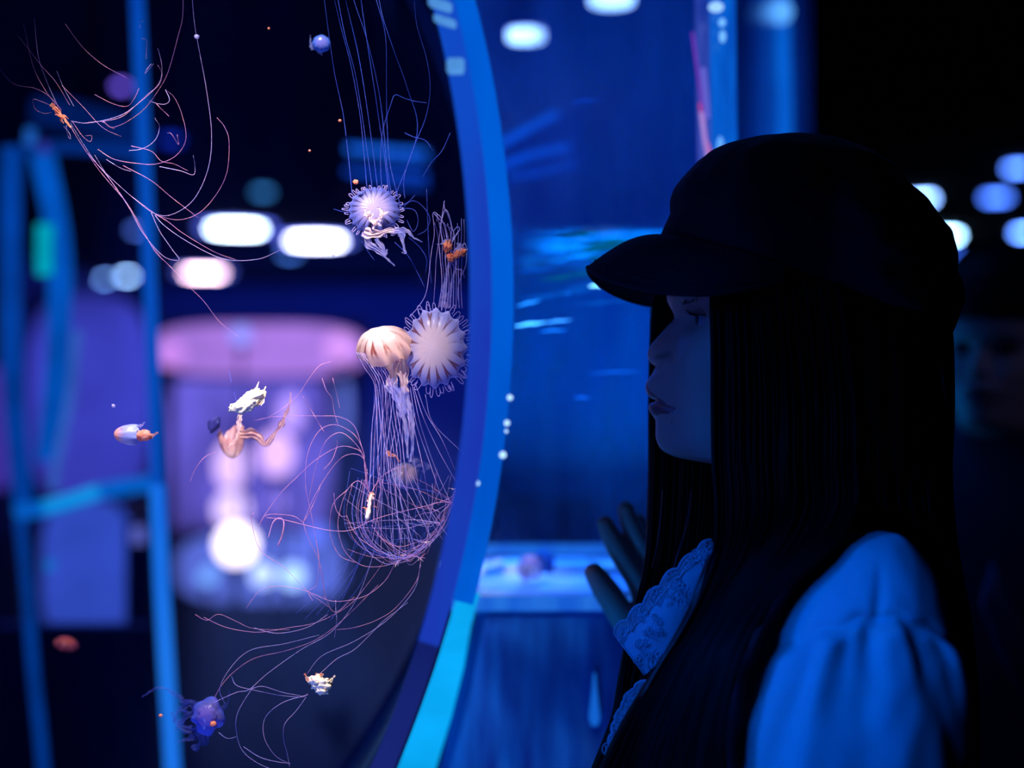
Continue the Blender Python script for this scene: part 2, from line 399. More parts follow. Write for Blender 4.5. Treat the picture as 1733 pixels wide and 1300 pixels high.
b = MB(); b.prism([(0.253, 1.245), (0.253, 2.24)] + e0[::-1], 1.746, 1.754); b.build('partition', M['part'], wt, False)
wallseg((0.215, 1.42), (0.42, 2.28), 1.245, 2.24, 0.008).build('side_pane', pane_mat('side_pane_acrylic', 0.4, tint=(0.75, 0.88, 1, 1), haze=0.2, hazecol=(0.15, 0.4, 1, 1), streak=(3, 3, 0.5)), wt, False)
wallseg((0.44, 2.33), (0.56, 2.68), 1.245, 2.24, 0.008).build('side_pane', M['part'], wt, False)
wallseg((0.004, 1.40), (0.19, 1.40), 1.245, 2.24, 0.006).build('front_pane', M['pane'], wt, False)
def post(px0, px1, Y, z0=1.245, z1=2.24, mat=None, dy=0.02, lean=0):
    b = MB(); x0 = (px0 - 866.5) / FPX * Y; x1 = (px1 - 866.5) / FPX * Y; l = lean / FPX * Y
    b.prism([(x0 + l, z0), (x1 + l, z0), (x1, z1), (x0, z1)], Y - dy / 2, Y + dy / 2); return b
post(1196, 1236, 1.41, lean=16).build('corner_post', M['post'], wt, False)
post(1168, 1196, 1.43, lean=26).build('corner_post', edge_acrylic('emissive_post_pink', s(90, 110, 225), s(8, 50, 160), 0.8, 0.7, 5, (14, 14, 3)), wt, False)
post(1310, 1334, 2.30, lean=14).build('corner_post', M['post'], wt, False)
post(1340, 1352, 2.32, lean=6).build('corner_post', edge_acrylic('emissive_post_dim', s(4, 40, 130), s(2, 20, 80), 0.8, 0.7), wt, False)
b = MB(); b.box((0.2, 2.06, 2.27), (0.74, 1.34, 0.06)); b.build('hood', M['black_metal'], wt, False)
# glints and red-pink streaks on the posts, put in as emissive blobs and tubes
for (px, py, w_, h_, Y, c) in ((1320, 20, 44, 40, 2.27, s(90, 170, 255)), (1212, 12, 26, 18, 1.38, s(150, 200, 255)), (1222, 38, 12, 14, 1.38, s(110, 180, 255)), (1223, 62, 11, 20, 1.38, s(110, 180, 250)), (1219, 245, 12, 28, 1.38, s(90, 160, 245))):
    b = MB(); k = Y / FPX; b.blob(P(px, py, Y), (w_ / 2 * k, 0.004, h_ / 2 * k), 0.1, nu=16, nv=10)
    b.build('post_glint', glow('post_glint', c, 1.2), wt)
for pts, c, r in (([(1172, 55), (1178, 100), (1186, 160), (1192, 215), (1200, 272)], s(120, 60, 200), 2.5), ([(1184, 175), (1192, 225), (1206, 268)], s(235, 70, 110), 1.6), ([(1190, 115), (1194, 160), (1197, 200)], s(110, 110, 230), 5), ([(1187, 190), (1193, 235), (1199, 275)], s(190, 150, 240), 4)):
    b = MB(); k = 1.405 / FPX; b.tube([P(x, y, 1.405) for x, y in pts], r * k, 8); b.build('glow_streak', glow('glow_streak', c, 0.8), wt)
b = MB(); k = 1.40 / FPX; b.tube([P(1006, y, 1.40) for y in (1140, 1165, 1190, 1215, 1228)], [q * k for q in (2, 4, 7, 10, 6)], 10); b.build('glow_streak', glow('cabinet_glint', s(20, 105, 225), 0.8), wt)  # bright reflection on the cabinet, put in as an emissive tube
# puck lamps inside the tank
for (px, py, w_, Y) in ((890, 62, 62, 2.3), (1035, 0, 74, 2.3)):
    k = Y / FPX; c = P(px, py, Y)
    pl = empty('puck_lamp', (c.x, c.y, c.z), 'round white lamp inside the blue tank, ' + ('lower left of two' if px < 900 else 'upper right of two'), 'lamp')
    b = MB(); b.rings([[(c.x + r * math.cos(a), c.y + r * math.sin(a), c.z + z) for a in [2 * PI * i / 32 for i in range(32)]] for r, z in ((w_ / 2 * k, -0.005), (w_ / 2 * k, 0.008))])
    b.build('lens', glow('puck_lens', s(190, 215, 255), 5.5), pl, False)
    b = MB(); b.rings([[(c.x + r * math.cos(a), c.y + r * math.sin(a), c.z + z) for a in [2 * PI * i / 32 for i in range(32)]] for r, z in ((w_ / 2 * k * 1.2, 0.0085), (w_ / 2 * k * 1.2, 0.016))])
    b.build('housing', solid('puck_housing', s(40, 50, 150), 0.4), pl, False)
    b = MB(); b.tube([(c.x, c.y, c.z + 0.017), (c.x, c.y, 2.235)], 0.002, 8); b.build('stem', M['black_metal'], pl)
# water surface, seen from below, with ripples
def water(name, x0, x1, y0, y1, z, nx, ny, m, parent):
    b = MB(); R = []
    for j in range(ny + 1):
        y = y0 + (y1 - y0) * j / ny
        R.append([(x0 + (x1 - x0) * i / nx, y, z + 0.009 * noise.fractal(Vector((x0 + (x1 - x0) * i / nx * 5.0 + y * 2, y * 30, 1.3)), 0.9, 2, 3)) for i in range(nx + 1)])
    b.rings(R, cap=False, closed=False); return b.build(name, m, parent)
mw, nt, out = newmat('rippled_water_surface')
gl = N(nt, 'ShaderNodeBsdfGlossy'); gl.inputs[0].default_value = (0.5, 0.8, 1, 1); gl.inputs['Roughness'].default_value = 0.07
df = N(nt, 'ShaderNodeBsdfTranslucent'); df.inputs[0].default_value = (0.25, 0.6, 0.9, 1)
mx = N(nt, 'ShaderNodeMixShader'); mx.inputs[0].default_value = 0.45; nt.links.new(gl.outputs[0], mx.inputs[1]); nt.links.new(df.outputs[0], mx.inputs[2])
nt.links.new(mx.outputs[0], out.inputs[0])
water('water_surface', -0.036, 0.30, 1.757, 2.69, 1.64, 60, 220, mw, wt)
# deck of the channel and the cabinet under it
b = MB(); b.box((0.1085, 1.575, 1.232), (0.337, 0.345, 0.016)); b.build('deck', M['deck'], wt, False)
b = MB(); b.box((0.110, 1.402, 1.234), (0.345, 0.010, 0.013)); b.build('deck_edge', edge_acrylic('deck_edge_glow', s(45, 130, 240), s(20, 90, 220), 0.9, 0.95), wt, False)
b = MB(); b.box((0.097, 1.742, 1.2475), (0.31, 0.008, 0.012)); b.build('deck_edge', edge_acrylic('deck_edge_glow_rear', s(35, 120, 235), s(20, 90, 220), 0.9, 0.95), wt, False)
for (px, py, w_, h_, c) in ((922, 978, 16, 52, s(20, 60, 150)), (875, 985, 60, 26, s(225, 235, 250)), (1050, 975, 70, 20, s(200, 215, 240)), (965, 965, 70, 18, s(150, 190, 240)), (800, 965, 90, 16, s(150, 190, 240))):
    Y = 1.60; k = Y / FPX; b = MB(); c0 = P(px, py, Y); c0.z = 1.2405 + h_ * k * 0.25; b.box(c0, (w_ * k, 0.05, h_ * k * 0.5), rot=Matrix.Rotation(0.2, 3, 'Z'))
    b.build('acrylic_block', solid('acrylic_block', c, 0.3), wt, False)
lx = lambda px, Y=1.405: (px - 866.5) / FPX * Y
zz = lambda py, Y=1.405: CZ + (650 - py) / FPX * Y
b = MB(); b.prism([(lx(808), zz(1021)), (0.29, zz(1021)), (0.29, 0.02), (-0.2, 0.02), (-0.2, 0.6), (lx(590), 0.85), (lx(744), zz(1300))], 1.405, 1.42)
b.build('cabinet_panel', solid('streaked_cabinet_acrylic', s(30, 118, 190), 0.3, 0.5, scale=6, mapping=(8, 8, 1.0), c2=s(22, 55, 130), bm=0.2, bd=0.01), wt, False)
ls = [(775, 1003), (757, 1060), (735, 1130), (706, 1210), (672, 1300), (600, 1450)]; rs = [(812, 1003), (797, 1060), (785, 1130), (765, 1210), (738, 1300), (680, 1450)]
b = MB(); b.prism([(lx(x, 1.39), zz(y, 1.39)) for x, y in ls] + [(lx(x, 1.39), zz(y, 1.39)) for x, y in rs[::-1]], 1.385, 1.395)
b.build('led_strip', M['led_cyan'], wt, False)
# ripple highlights at the front pane, put in as thin sloping emissive tubes
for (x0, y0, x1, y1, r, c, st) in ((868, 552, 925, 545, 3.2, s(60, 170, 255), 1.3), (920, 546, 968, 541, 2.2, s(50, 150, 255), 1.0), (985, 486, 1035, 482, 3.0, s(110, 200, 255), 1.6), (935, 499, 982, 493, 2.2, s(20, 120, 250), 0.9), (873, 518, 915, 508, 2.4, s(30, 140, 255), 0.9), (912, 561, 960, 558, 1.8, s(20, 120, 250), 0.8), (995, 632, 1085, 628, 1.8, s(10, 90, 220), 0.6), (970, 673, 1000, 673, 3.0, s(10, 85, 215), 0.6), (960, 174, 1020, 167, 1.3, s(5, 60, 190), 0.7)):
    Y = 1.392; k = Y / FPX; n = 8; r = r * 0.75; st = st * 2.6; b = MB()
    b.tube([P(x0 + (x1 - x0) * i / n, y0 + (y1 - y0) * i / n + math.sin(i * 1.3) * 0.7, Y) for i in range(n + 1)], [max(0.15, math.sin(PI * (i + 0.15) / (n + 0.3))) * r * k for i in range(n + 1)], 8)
    b.build('ripple_glint', glow('ripple_glint', c, st), wt)

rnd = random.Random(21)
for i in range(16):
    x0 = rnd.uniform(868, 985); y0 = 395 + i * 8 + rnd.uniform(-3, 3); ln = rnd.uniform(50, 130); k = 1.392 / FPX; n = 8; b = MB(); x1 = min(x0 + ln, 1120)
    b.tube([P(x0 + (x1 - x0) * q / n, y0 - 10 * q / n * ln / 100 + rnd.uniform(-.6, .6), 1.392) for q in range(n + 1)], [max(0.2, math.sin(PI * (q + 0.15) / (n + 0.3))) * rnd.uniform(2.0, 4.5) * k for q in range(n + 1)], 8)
    b.build('ripple_glint', glow('ripple_glint_dim', s(0, 100, 150) if i in (1, 2, 3, 4, 6, 9, 10) else s(5, 90, 215), 0.75), wt)  # dimmer ripple reflections, put in as glowing tubes
# ------------------------------------------------------------------ ceiling downlights (real lamps along the hall)
lampdefs = [  # px, py, diameter (m), strength, colour, label
 (400, 390, 0.42, 26, s(205, 225, 255), 'large bright oval ceiling light over the pink display, left of the two brightest'),
 (535, 410, 0.46, 26, s(215, 215, 255), 'large bright oval ceiling light next to the tilted jellyfish, right of the two brightest'),
 (345, 464, 0.42, 22, s(255, 205, 225), 'pinkish white ceiling light just under the pair of bright ovals'),
 (215, 469, 0.12, 26, s(150, 195, 255), 'small pale blue ceiling light beside the slim leaning post, right of a close pair'),
 (175, 474, 0.12, 16, s(120, 170, 255), 'small blue ceiling light, left of a close pair'),
 (232, 392, 0.10, 4, s(90, 130, 255), 'dim blue ceiling light partly behind the slim leaning post'),
 (445, 328, 0.10, 2.5, s(60, 140, 220), 'dim teal ceiling light above the bright ovals'),
 (205, 150, 0.05, 3.0, s(120, 90, 240), 'dim violet ceiling light near the top left'),
 (290, 240, 0.10, 1.4, s(20, 50, 200), 'faint deep blue ceiling light right of the slim leaning post'),
 (490, 432, 0.14, 4, s(80, 140, 255), 'faint blue ceiling light under the right bright oval'),
 (1563, 339, 0.13, 22, s(130, 175, 255), 'pale violet ceiling light touching the back of the cap'),
 (1606, 401, 0.16, 40, s(150, 205, 255), 'bright cyan white ceiling light just behind the cap'),
 (1610, 434, 0.10, 10, s(60, 110, 255), 'small blue ceiling light under the bright one behind the cap'),
 (1686, 337, 0.16, 9, s(70, 120, 250), 'blue ceiling light over the dark-haired visitor'),
 (1722, 288, 0.12, 10, s(80, 130, 255), 'blue ceiling light high at the right edge'),
 (1735, 396, 0.16, 24, s(90, 140, 255), 'blue ceiling light cut by the right edge'),
 (4, 472, 0.16, 14, s(90, 160, 255), 'pale blue ceiling light cut by the left edge'),
]
for (px, py, dia, st, c, lab) in lampdefs:
    Y = (ZC - CZ - 0.03) * FPX / (650 - py); x = (px - 866.5) / FPX * Y
    t = empty('ceiling_light', (x, Y, ZC), lab, 'ceiling light', 'round downlights on the black ceiling')
    b = MB(); b.rings([[(x + r * math.cos(a), Y + r * math.sin(a), z) for a in [2 * PI * i / 32 for i in range(32)]] for r, z in ((dia / 2, ZC - 0.03), (dia / 2, ZC - 0.012))])
    b.build('lens', glow('downlight_lens', c, st), t, False)
    b = MB(); b.rings([[(x + r * math.cos(a), Y + r * math.sin(a), z) for a in [2 * PI * i / 32 for i in range(32)]] for r, z in ((dia / 2 * 1.15, ZC - 0.0115), (dia / 2 * 1.15, ZC))])
    b.build('housing', M['black_metal'], t, False)
    if dia > 0.4:
        b = MB(); b.rings([[(x + r * math.cos(a), Y + r * math.sin(a), z) for a in [2 * PI * i / 32 for i in range(32)]] for r, z in ((dia / 2 * 1.45, ZC - 0.011), (dia / 2 * 1.45, ZC - 0.002))])
        b.build('halo_ring', glow('halo_glow', s(90, 110, 250), 4), t, False)  # blue halo round the brightest lights, put in as an emissive ring

# ------------------------------------------------------------------ background displays seen through the drum
def backlit(name, px0, py0, px1, py1, Y, c, st, label, cat_='panel', var=0.35, th=0.06, frame=True, floor=True, scale=3):
    a = P(px0, py1, Y); bb = P(px1, py0, Y)
    t = empty(name, ((a.x + bb.x) / 2, Y + th, 0 if floor else a.z), label, cat_)
    b = MB(); cx_, cz_, hw_, hh_ = (a.x + bb.x) / 2, (a.z + bb.z) / 2, (bb.x - a.x) / 2, (bb.z - a.z) / 2
    b.prism([(cx_ + hw_ * math.copysign(abs(math.cos(q)) ** 0.6, math.cos(q)), cz_ + hh_ * math.copysign(abs(math.sin(q)) ** 0.6, math.sin(q))) for q in [2 * PI * i / 48 for i in range(48)]], Y, Y + th)
    b.build('diffuser', glow('backlit_diffuser', c, st, var, scale), t, False)
    if frame:
        b = MB(); b.box(((a.x + bb.x) / 2, Y + th + 0.012, (a.z + bb.z) / 2), (bb.x - a.x + 0.03, 0.02, bb.z - a.z + 0.03)); b.build('back_frame', M['black_metal'], t, False)
    if floor:
        for q in (a.x + 0.03, bb.x - 0.03):
            b = MB(); b.box((q, Y + th + 0.04, (a.z + 0.1) / 2), (0.03, 0.03, a.z + 0.1)); b.build('leg', M['black_metal'], t, False)
    return t
backlit('backlit_panel', 262, 548, 612, 636, 5.2, s(182, 128, 232), 1.25, 'long pink and violet backlit header across the top of the display', var=0.3)
backlit('backlit_panel', 262, 610, 560, 930, 6.0, s(122, 108, 240), 1.0, 'broad violet backlit panel under the pink header', var=0.65)
backlit('backlit_panel', 300, 905, 580, 1020, 5.4, s(108, 128, 248), 1.1, 'low periwinkle blue backlit counter front under the bright globes', var=0.4)
backlit('backlit_panel', 50, 500, 250, 850, 6.5, s(72, 76, 218), 1.0, 'dull indigo backlit panel left of the slim leaning post', var=0.5, scale=1.5)
backlit('backlit_panel', 70, 850, 215, 1090, 4.5, s(62, 92, 225), 1.0, 'low blue backlit cabinet front at the lower left', var=0.5, scale=2)
backlit('backlit_panel', 500, 630, 590, 760, 6.2, s(115, 135, 250), 1.1, 'small light blue backlit panel beside the dark gap', var=0.3)
backlit('backlit_panel', -30, 620, 12, 830, 5.0, s(80, 60, 190), 0.8, 'narrow violet backlit panel at the left edge', var=0.3)
# pale acrylic figures on the counter and glowing globes
def globe(px, py, r, Y, c, st, label, ry=1.0):
    k = Y / FPX; p = P(px, py, Y)
    t = empty('globe_lamp', (p.x, p.y, 0.0), label, 'lamp', 'glowing globes on the pink display')
    b = MB(); b.blob(p, (r * k, r * k, r * k * ry), 0.0, nu=24, nv=14); b.build('globe', glow('globe_glow', c, st * 1.7), t)
    b = MB(); b.rings([[(p.x + q * math.cos(a), p.y + q * math.sin(a), p.z + z) for a in [2 * PI * i / 20 for i in range(20)]] for q, z in ((r * k * 0.6, -r * k * ry - 0.02), (r * k * 0.45, -r * k * ry + 0.004))])
    b.build('base', M['black_metal'], t, False)
    b = MB(); zb = p.z - r * k * ry - 0.02; b.tube([(p.x, p.y, 0.0), (p.x, p.y, zb)], 0.006, 8); b.build('pole', M['black_metal'], t)
globe(400, 922, 34, 4.8, s(255, 235, 250), 1.9, 'brightest white globe lamp on the display counter')
globe(392, 862, 30, 5.1, s(225, 195, 250), 1.0, 'pale pink globe lamp just above the brightest globe')
globe(392, 788, 28, 5.3, s(225, 185, 250), 0.95, 'tall pink globe lamp in the middle of the display', 1.5)
globe(468, 768, 30, 5.0, s(222, 175, 250), 0.95, 'pink globe lamp right of the tall one', 1.3)
globe(492, 700, 22, 5.2, s(185, 150, 250), 0.9, 'violet globe lamp highest on the display', 1.5)
globe(445, 972, 20, 4.8, s(180, 200, 255), 1.2, 'pale blue globe lamp low on the counter, left of two')
globe(495, 975, 20, 4.8, s(170, 205, 255), 1.2, 'pale blue globe lamp low on the counter, right of two')
globe(540, 905, 18, 4.9, s(100, 120, 250), 0.8, 'small blue globe lamp at the counter end')
globe(470, 850, 12, 5.1, s(170, 140, 250), 0.9, 'small violet globe lamp beside the pale pink one')
globe(352, 975, 16, 4.9, s(120, 170, 255), 0.8, 'light blue globe lamp at the counter start')
globe(575, 590, 26, 5.1, s(205, 140, 225), 0.85, 'pink globe lamp at the right end of the header', 1.0)
globe(290, 600, 24, 5.1, s(190, 125, 215), 0.85, 'pink globe lamp at the left end of the header', 1.0)
globe(408, 568, 16, 4.95, s(140, 150, 250), 0.9, 'small lavender globe lamp in the middle of the header')
# lit notice board with rows
nb = empty('notice_and_reflection', P(655, 320, 3.4), 'dark notice board with four blurred blue lines of lit text', 'sign')
b = MB(); a, c = P(575, 330, 3.42), P(732, 232, 3.42); b.box(((a + c) / 2), (c.x - a.x, 0.02, c.z - a.z)); b.build('board', M['black_metal'], nb, False)
for (x0, x1, y, h, c_) in ((588, 722, 252, 11, s(20, 92, 215)), (650, 722, 272, 6, s(8, 60, 170)), (585, 722, 290, 9, s(10, 60, 175)), (640, 722, 309, 7, s(8, 52, 160))):
    x = x0
    b = MB()
    while x < x1 - 4:
        wd = random.uniform(7, 22); wd = min(wd, x1 - x); y_ = y + (x - x0) * 0.07
        p, q = P(x, y_ + h / 2, 3.40), P(x + wd, y_ - h / 2, 3.40); b.box((p + q) / 2, (q.x - p.x, 0.006, q.z - p.z)); x += wd + 2.5
    b.build('text_line', glow('lit_text', c_, 1.7), nb, False)
b = MB(); b.tube([P(655, 231, 3.42), (P(655, 231, 3.42).x, 3.42, ZC)], 0.006, 8); b.build('hanger', M['black_metal'], nb)
# reflection of the notice in the blue tank, put in as slanting emissive text
nb2 = empty('notice_and_reflection', P(900, 305, 2.0), 'slanting blue lines of blurred text, a reflected sign shown glowing in the blue tank', 'sign')
for pts, h, c_ in (([(845, 245), (885, 222), (945, 190)], 13, s(4, 78, 190)), ([(845, 282), (900, 262), (965, 248)], 12, s(2, 72, 185)), ([(860, 300), (920, 290), (975, 275)], 10, s(2, 58, 160))):
    b = MB(); pp = cat(pts, 6)
    for i in range(len(pp) - 1):
        u, v = pp[i], pp[i + 1]; mid = P((u[0] + v[0]) / 2, (u[1] + v[1]) / 2, 2.0); k = 2.0 / FPX
        b.box(mid, (math.hypot(*(v - u)) * k * 0.86, 0.004, h * k), rot=Matrix.Rotation(math.atan2(v[1] - u[1], v[0] - u[0]), 3, 'Y'))
    b.build('text_line', glow('text_reflection', c_, 1.9), nb2, False)
b = MB(); b.prism([(P(x, y, 2.01).x, P(x, y, 2.01).z) for x, y in ((838, 315), (990, 290), (990, 180), (838, 235))], 2.006, 2.012); b.build('board', pane_mat('reflection_backing', 0.3, tint=(0.75, 0.85, 1, 1), haze=0.15), nb2, False)  # pane added behind the reflected text

# slim leaning post and the box tank at the far left
M['far_post'] = edge_acrylic('far_post_glow', s(12, 100, 215), s(4, 70, 180), 0.9, 0.85, 2, (4, 4, 1))
lp = empty('leaning_acrylic_post', (P(292, 1300, 1.95).x, 1.95, 0), 'slim blue glowing acrylic post leaning behind the round tank', 'post')
b = MB(); pts = [(218, -250), (232, 0), (248, 350), (262, 700), (266, 820), (274, 1000), (292, 1300), (318, 1800), (390, 2450)]
b.tube([Vector((P(x, y, 1.95).x, 1.95, max(0.0, P(x, y, 1.95).z))) for x, y in pts[:5]], 0.0095, 16); b.build('tube', M['far_post'], lp)
b = MB(); b.tube([Vector((P(x, y, 1.95).x, 1.95, max(0.0, P(x, y, 1.95).z))) for x, y in pts[4:]], 0.011, 16); b.build('tube', edge_acrylic('far_post_glow_low', s(40, 140, 250), s(10, 100, 230), 1.0, 0.9, 2, (4, 4, 1)), lp)  # lower half: brighter light put into the emission colour
bx = empty('box_aquarium', (P(120, 900, 2.5).x, 2.55, 0), 'blurred box tank with glowing blue edges at the far left', 'aquarium')
def bar(pts, r, Y, c, st, name='edge_bar', var=0.4, n=12):
    b = MB(); k = Y / FPX; pp = cat(pts, 5)
    b.tube([Vector((P(q[0], q[1], Y).x, Y, max(0.01, P(q[0], q[1], Y).z))) for q in pp], [q[2] * k if len(q) > 2 else r * k for q in pp], n)
    return b.build(name, glow('edge_bar_glow', c, st, var, 7), bx)
bar([(5, 262), (70, 250), (150, 250), (235, 262)], 11, 2.5, s(4, 62, 165), 0.75)
bar([(60, 190), (120, 196), (190, 215), (245, 240)], 26, 2.9, s(2, 44, 130), 0.6)
bar([(28, 866), (100, 856), (170, 832), (255, 818)], 14, 2.4, s(6, 115, 235), 0.95)
bar([(75, 858), (120, 846), (165, 832)], 12, 2.35, s(20, 165, 255), 1.1)
bar([(20, 250), (18, 450), (22, 650), (40, 860)], 17, 2.5, s(2, 78, 190), 0.8)
bar([(72, 260), (100, 420), (98, 600), (82, 780)], 20, 2.6, s(2, 100, 220), 0.85)
bar([(76, 380), (75, 430), (76, 465)], 14, 2.45, s(0, 190, 215), 0.95)
bar([(132, 560), (118, 680), (95, 790), (90, 830)], 8, 2.5, s(70, 120, 235), 0.8)
bar([(34, 880), (46, 1000), (58, 1150), (75, 1320), (120, 1900)], 9, 2.4, s(0, 72, 178), 0.8)
bar([(85, 948), (84, 965)], 9, 2.4, s(25, 130, 240), 0.9)
bar([(52, 218), (50, 245)], 9, 2.45, s(40, 120, 235), 0.8)
bar([(72, 240), (76, 258)], 9, 2.45, s(60, 70, 200), 0.7)
b = MB(); a = P(10, 1060, 2.62); b.box((P(120, 0, 2.62).x, 2.64, a.z / 2), (0.28, 0.04, a.z)); b.build('cabinet', M['black_metal'], bx, False)
# info stand with a small label, dark
st_ = empty('info_stand', (P(236, 900, 3.0).x, 3.0, 0), 'dark upright stand with a small pale label at its top, lower left', 'stand')
b = MB(); a = P(236, 885, 3.0); b.box((a.x, 3.0, a.z / 2), (0.05, 0.03, a.z)); b.build('upright', M['black_metal'], st_, False)
b = MB(); a = P(234, 906, 2.97); b.box(a, (0.026, 0.004, 0.036)); b.build('label_plate', glow('label_plate_glow', s(110, 120, 230), 0.8), st_, False)
# ------------------------------------------------------------------ the jellyfish in the drum
M['tent'] = gel('tentacle_tissue', s(190, 190, 255), s(225, 190, 235), 0.62)
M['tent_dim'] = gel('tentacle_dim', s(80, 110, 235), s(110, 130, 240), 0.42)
M['tent_pink'] = gel('tentacle_pink', s(245, 180, 200), s(190, 140, 215), 0.6)
M['arm'] = gel('oral_arm_tissue', s(215, 205, 245), s(150, 160, 240), 0.5, 160)
M['arm_warm'] = gel('oral_arm_warm', s(255, 230, 215), s(240, 200, 205), 0.85, 160)
M['orange'] = gel('orange_tissue', s(255, 140, 100), s(255, 190, 150), 0.9, 200)
M['cream'] = solid('cream_tissue', s(255, 250, 225), 0.4, scale=120, c2=s(255, 225, 190))
M['tan'] = gel('tan_tissue', s(235, 190, 170), s(190, 130, 130), 0.8, 150)
YJ = 1.10
def jelly(px, py, Y, label, group=None, cat_='jellyfish', name='jellyfish'):
    t = empty(name, P(px, py, Y), label, cat_, group); WORLD[t.name] = P(px, py, Y); return t
def tent(par, pts, wpx=0.8, Y=YJ, m='tent', jit=0.02, name='tentacle', seed=None, k=6, wob=0.6):
    """a trailing tentacle through photo-traced points; its depth wanders by jit metres"""
    sd = seed if seed is not None else random.uniform(0, 99)
    pp = cat([(a[0], a[1]) for a in pts], k); n = len(pp); v = []
    for i, q in enumerate(pp):
        u = i / (n - 1); e = math.sin(PI * min(1, u * 1.0)) 
        dy = jit * noise.noise(Vector((sd, u * 2.2, 0))) * min(1, u * 3)
        wx = wob * noise.noise(Vector((sd + 5, u * n * 0.12, 0))) * 2; wz = wob * noise.noise(Vector((sd + 9, u * n * 0.12, 0))) * 2
        v.append(P(q[0] + wx * e, q[1] + wz * e, Y + dy))
    r = wpx * 0.5 * Y / FPX * 1.15
    rad = [r * (1.25 - 0.6 * i / (n - 1)) for i in range(n)]
    b = MB(); b.tube(v, rad, 4)
    return b.build(name, M[m] if isinstance(m, str) else m, par)
def bell(par, px, py, Y, R, axis, H, m, lob=16, amp=0.10, droop=0.0, nu=96, nv=20, seed=0, name='bell', lift=0.0, squash=(1, 1), wav=0.05):
    """R, H in photo px; axis = direction the crown points to; sqrt-shaped dome with lobed margin"""
    k = Y / FPX; R *= k; H *= k; z = Vector(axis).normalized(); x = z.cross(Vector((0, 0, 1)) if abs(z.z) < 0.9 else Vector((0, 1, 0))).normalized(); y = z.cross(x)
    rot = Matrix((x, y, z)).transposed(); c = P(px, py, Y); vs = []; fs = []; uv = []
    for j in range(nv + 1):
        t = j / nv
        for i in range(nu):
            a = 2 * PI * i / nu
            sc_ = 0.5 + 0.5 * math.cos(lob * a)
            rr = math.sin(t * PI / 2 * (1 + droop)); hh = math.cos(t * PI / 2 * (1 + droop))
            e = max(0.0, (t - 0.6) / 0.4)
            rr *= 1 + amp * e * e * (sc_ - 0.5) + wav * noise.noise(Vector((math.cos(a) * 1.5, math.sin(a) * 1.5, seed)))  
            hh += 0.12 * e * e * (sc_ - 0.5) + wav * 2 * e * noise.noise(Vector((math.cos(a) * 2, math.sin(a) * 2, seed + 4)))
            hh += 0.03 * math.cos(lob * a) * t
            vs.append(Vector((rr * math.cos(a) * R * squash[0], rr * math.sin(a) * R * squash[1], hh * H + lift * k))); uv.append((math.sin(t * PI / 2), i / nu, 0))
    for j in range(nv):
        for i in range(nu):
            i2 = (i + 1) % nu; fs.append((j * nu + i, j * nu + i2, (j + 1) * nu + i2, (j + 1) * nu + i))
    me = D.meshes.new(name); me.from_pydata([tuple(v) for v in vs], [], fs); me.materials.append(m)
    at = me.attributes.new('bell_uv', 'FLOAT_VECTOR', 'POINT'); at.data.foreach_set('vector', [q for u in uv for q in u])
    me.polygons.foreach_set('use_smooth', [True] * len(me.polygons)); me.update()
    o = D.objects.new(name, me); col.objects.link(o); o.parent = par; o.rotation_euler = rot.to_euler(); o.location = c - Vector(par.location); WORLD[o.name] = c
    def rim(a, q=1.0, dz=0.0):    # a point on the margin in world space, for what hangs there
        return c + rot @ Vector((math.cos(a) * R * squash[0] * q, math.sin(a) * R * squash[1] * q, math.cos(PI / 2 * (1 + droop)) * H + dz * k + lift * k))
    return o, rim
def ribbon(par, pts, w0, w1, Y=YJ, m='arm', name='oral_arm', fr=0.5, seed=None, n=60, cols=14):
    """frilled oral arm: a pleated band through traced points, its edges ruffled"""
    sd = seed if seed is not None else random.uniform(0, 99); pp = cat(pts, max(3, n // (len(pts) - 1))); k = Y / FPX; R = []; L = len(pp)
    ln = sum(np.linalg.norm(np.array(pp[i + 1]) - np.array(pp[i])) for i in range(L - 1)); fq = ln / max(w0, 2.0) * 1.5
    for i, q in enumerate(pp):
        a = pp[max(i - 1, 0)]; bq = pp[min(i + 1, L - 1)]; t = np.array(bq) - np.array(a); t /= (np.linalg.norm(t) + 1e-9); nx, ny = -t[1], t[0]
        u = i / (L - 1); wd = (w0 + (w1 - w0) * u) * (0.55 + 0.45 * math.sin(PI * min(1, u * 1.3 + 0.25)) + 0.5 * noise.noise(Vector((sd, u * 5, 0)))); row = []
        for j in range(cols + 1):
            v = j / cols * 2 - 1
            e = v * wd * (1 + 0.30 * fr * math.sin(u * fq * 2.1 + sd + v * 1.5) * abs(v) + 0.7 * fr * noise.noise(Vector((sd + v, u * fq * 0.6, 2))))
            e += wd * 0.35 * noise.noise(Vector((sd + 3, u * 4, 0)))
            dy = v * v * wd * k * 0.7 * math.sin(u * fq + sd + (1.5 if v > 0 else 0)) * fr + 0.5 * wd * k * math.cos(v * 2.6 * PI + sd + u * 3) * 0.6
            row.append(P(q[0] + nx * e, q[1] + ny * e, Y) + Vector((0, dy, 0)))
        R.append(row)
    b = MB(); b.rings(R, cap=False, closed=False); return b.build(name, M[m] if isinstance(m, str) else m, par)
def frills(par, px, py, Y, r, n, m, name='oral_arm', seed=0, size=6, ln=5):
    """a ruffled knot of tissue: n short folded ribbons growing out of one spot"""
    rnd = random.Random(seed)
    for i in range(n):
        a = rnd.uniform(0, 2 * PI); q = [(px, py)]; x, y = px, py
        for j in range(ln):
            a += rnd.uniform(-0.8, 0.8); x += math.cos(a) * r / ln; y += math.sin(a) * r / ln; q.append((x, y))
        ribbon(par, q, size, size * 0.35, Y + rnd.uniform(-0.002, 0.002), m, name, 0.9, rnd.uniform(0, 99), 20, 6)
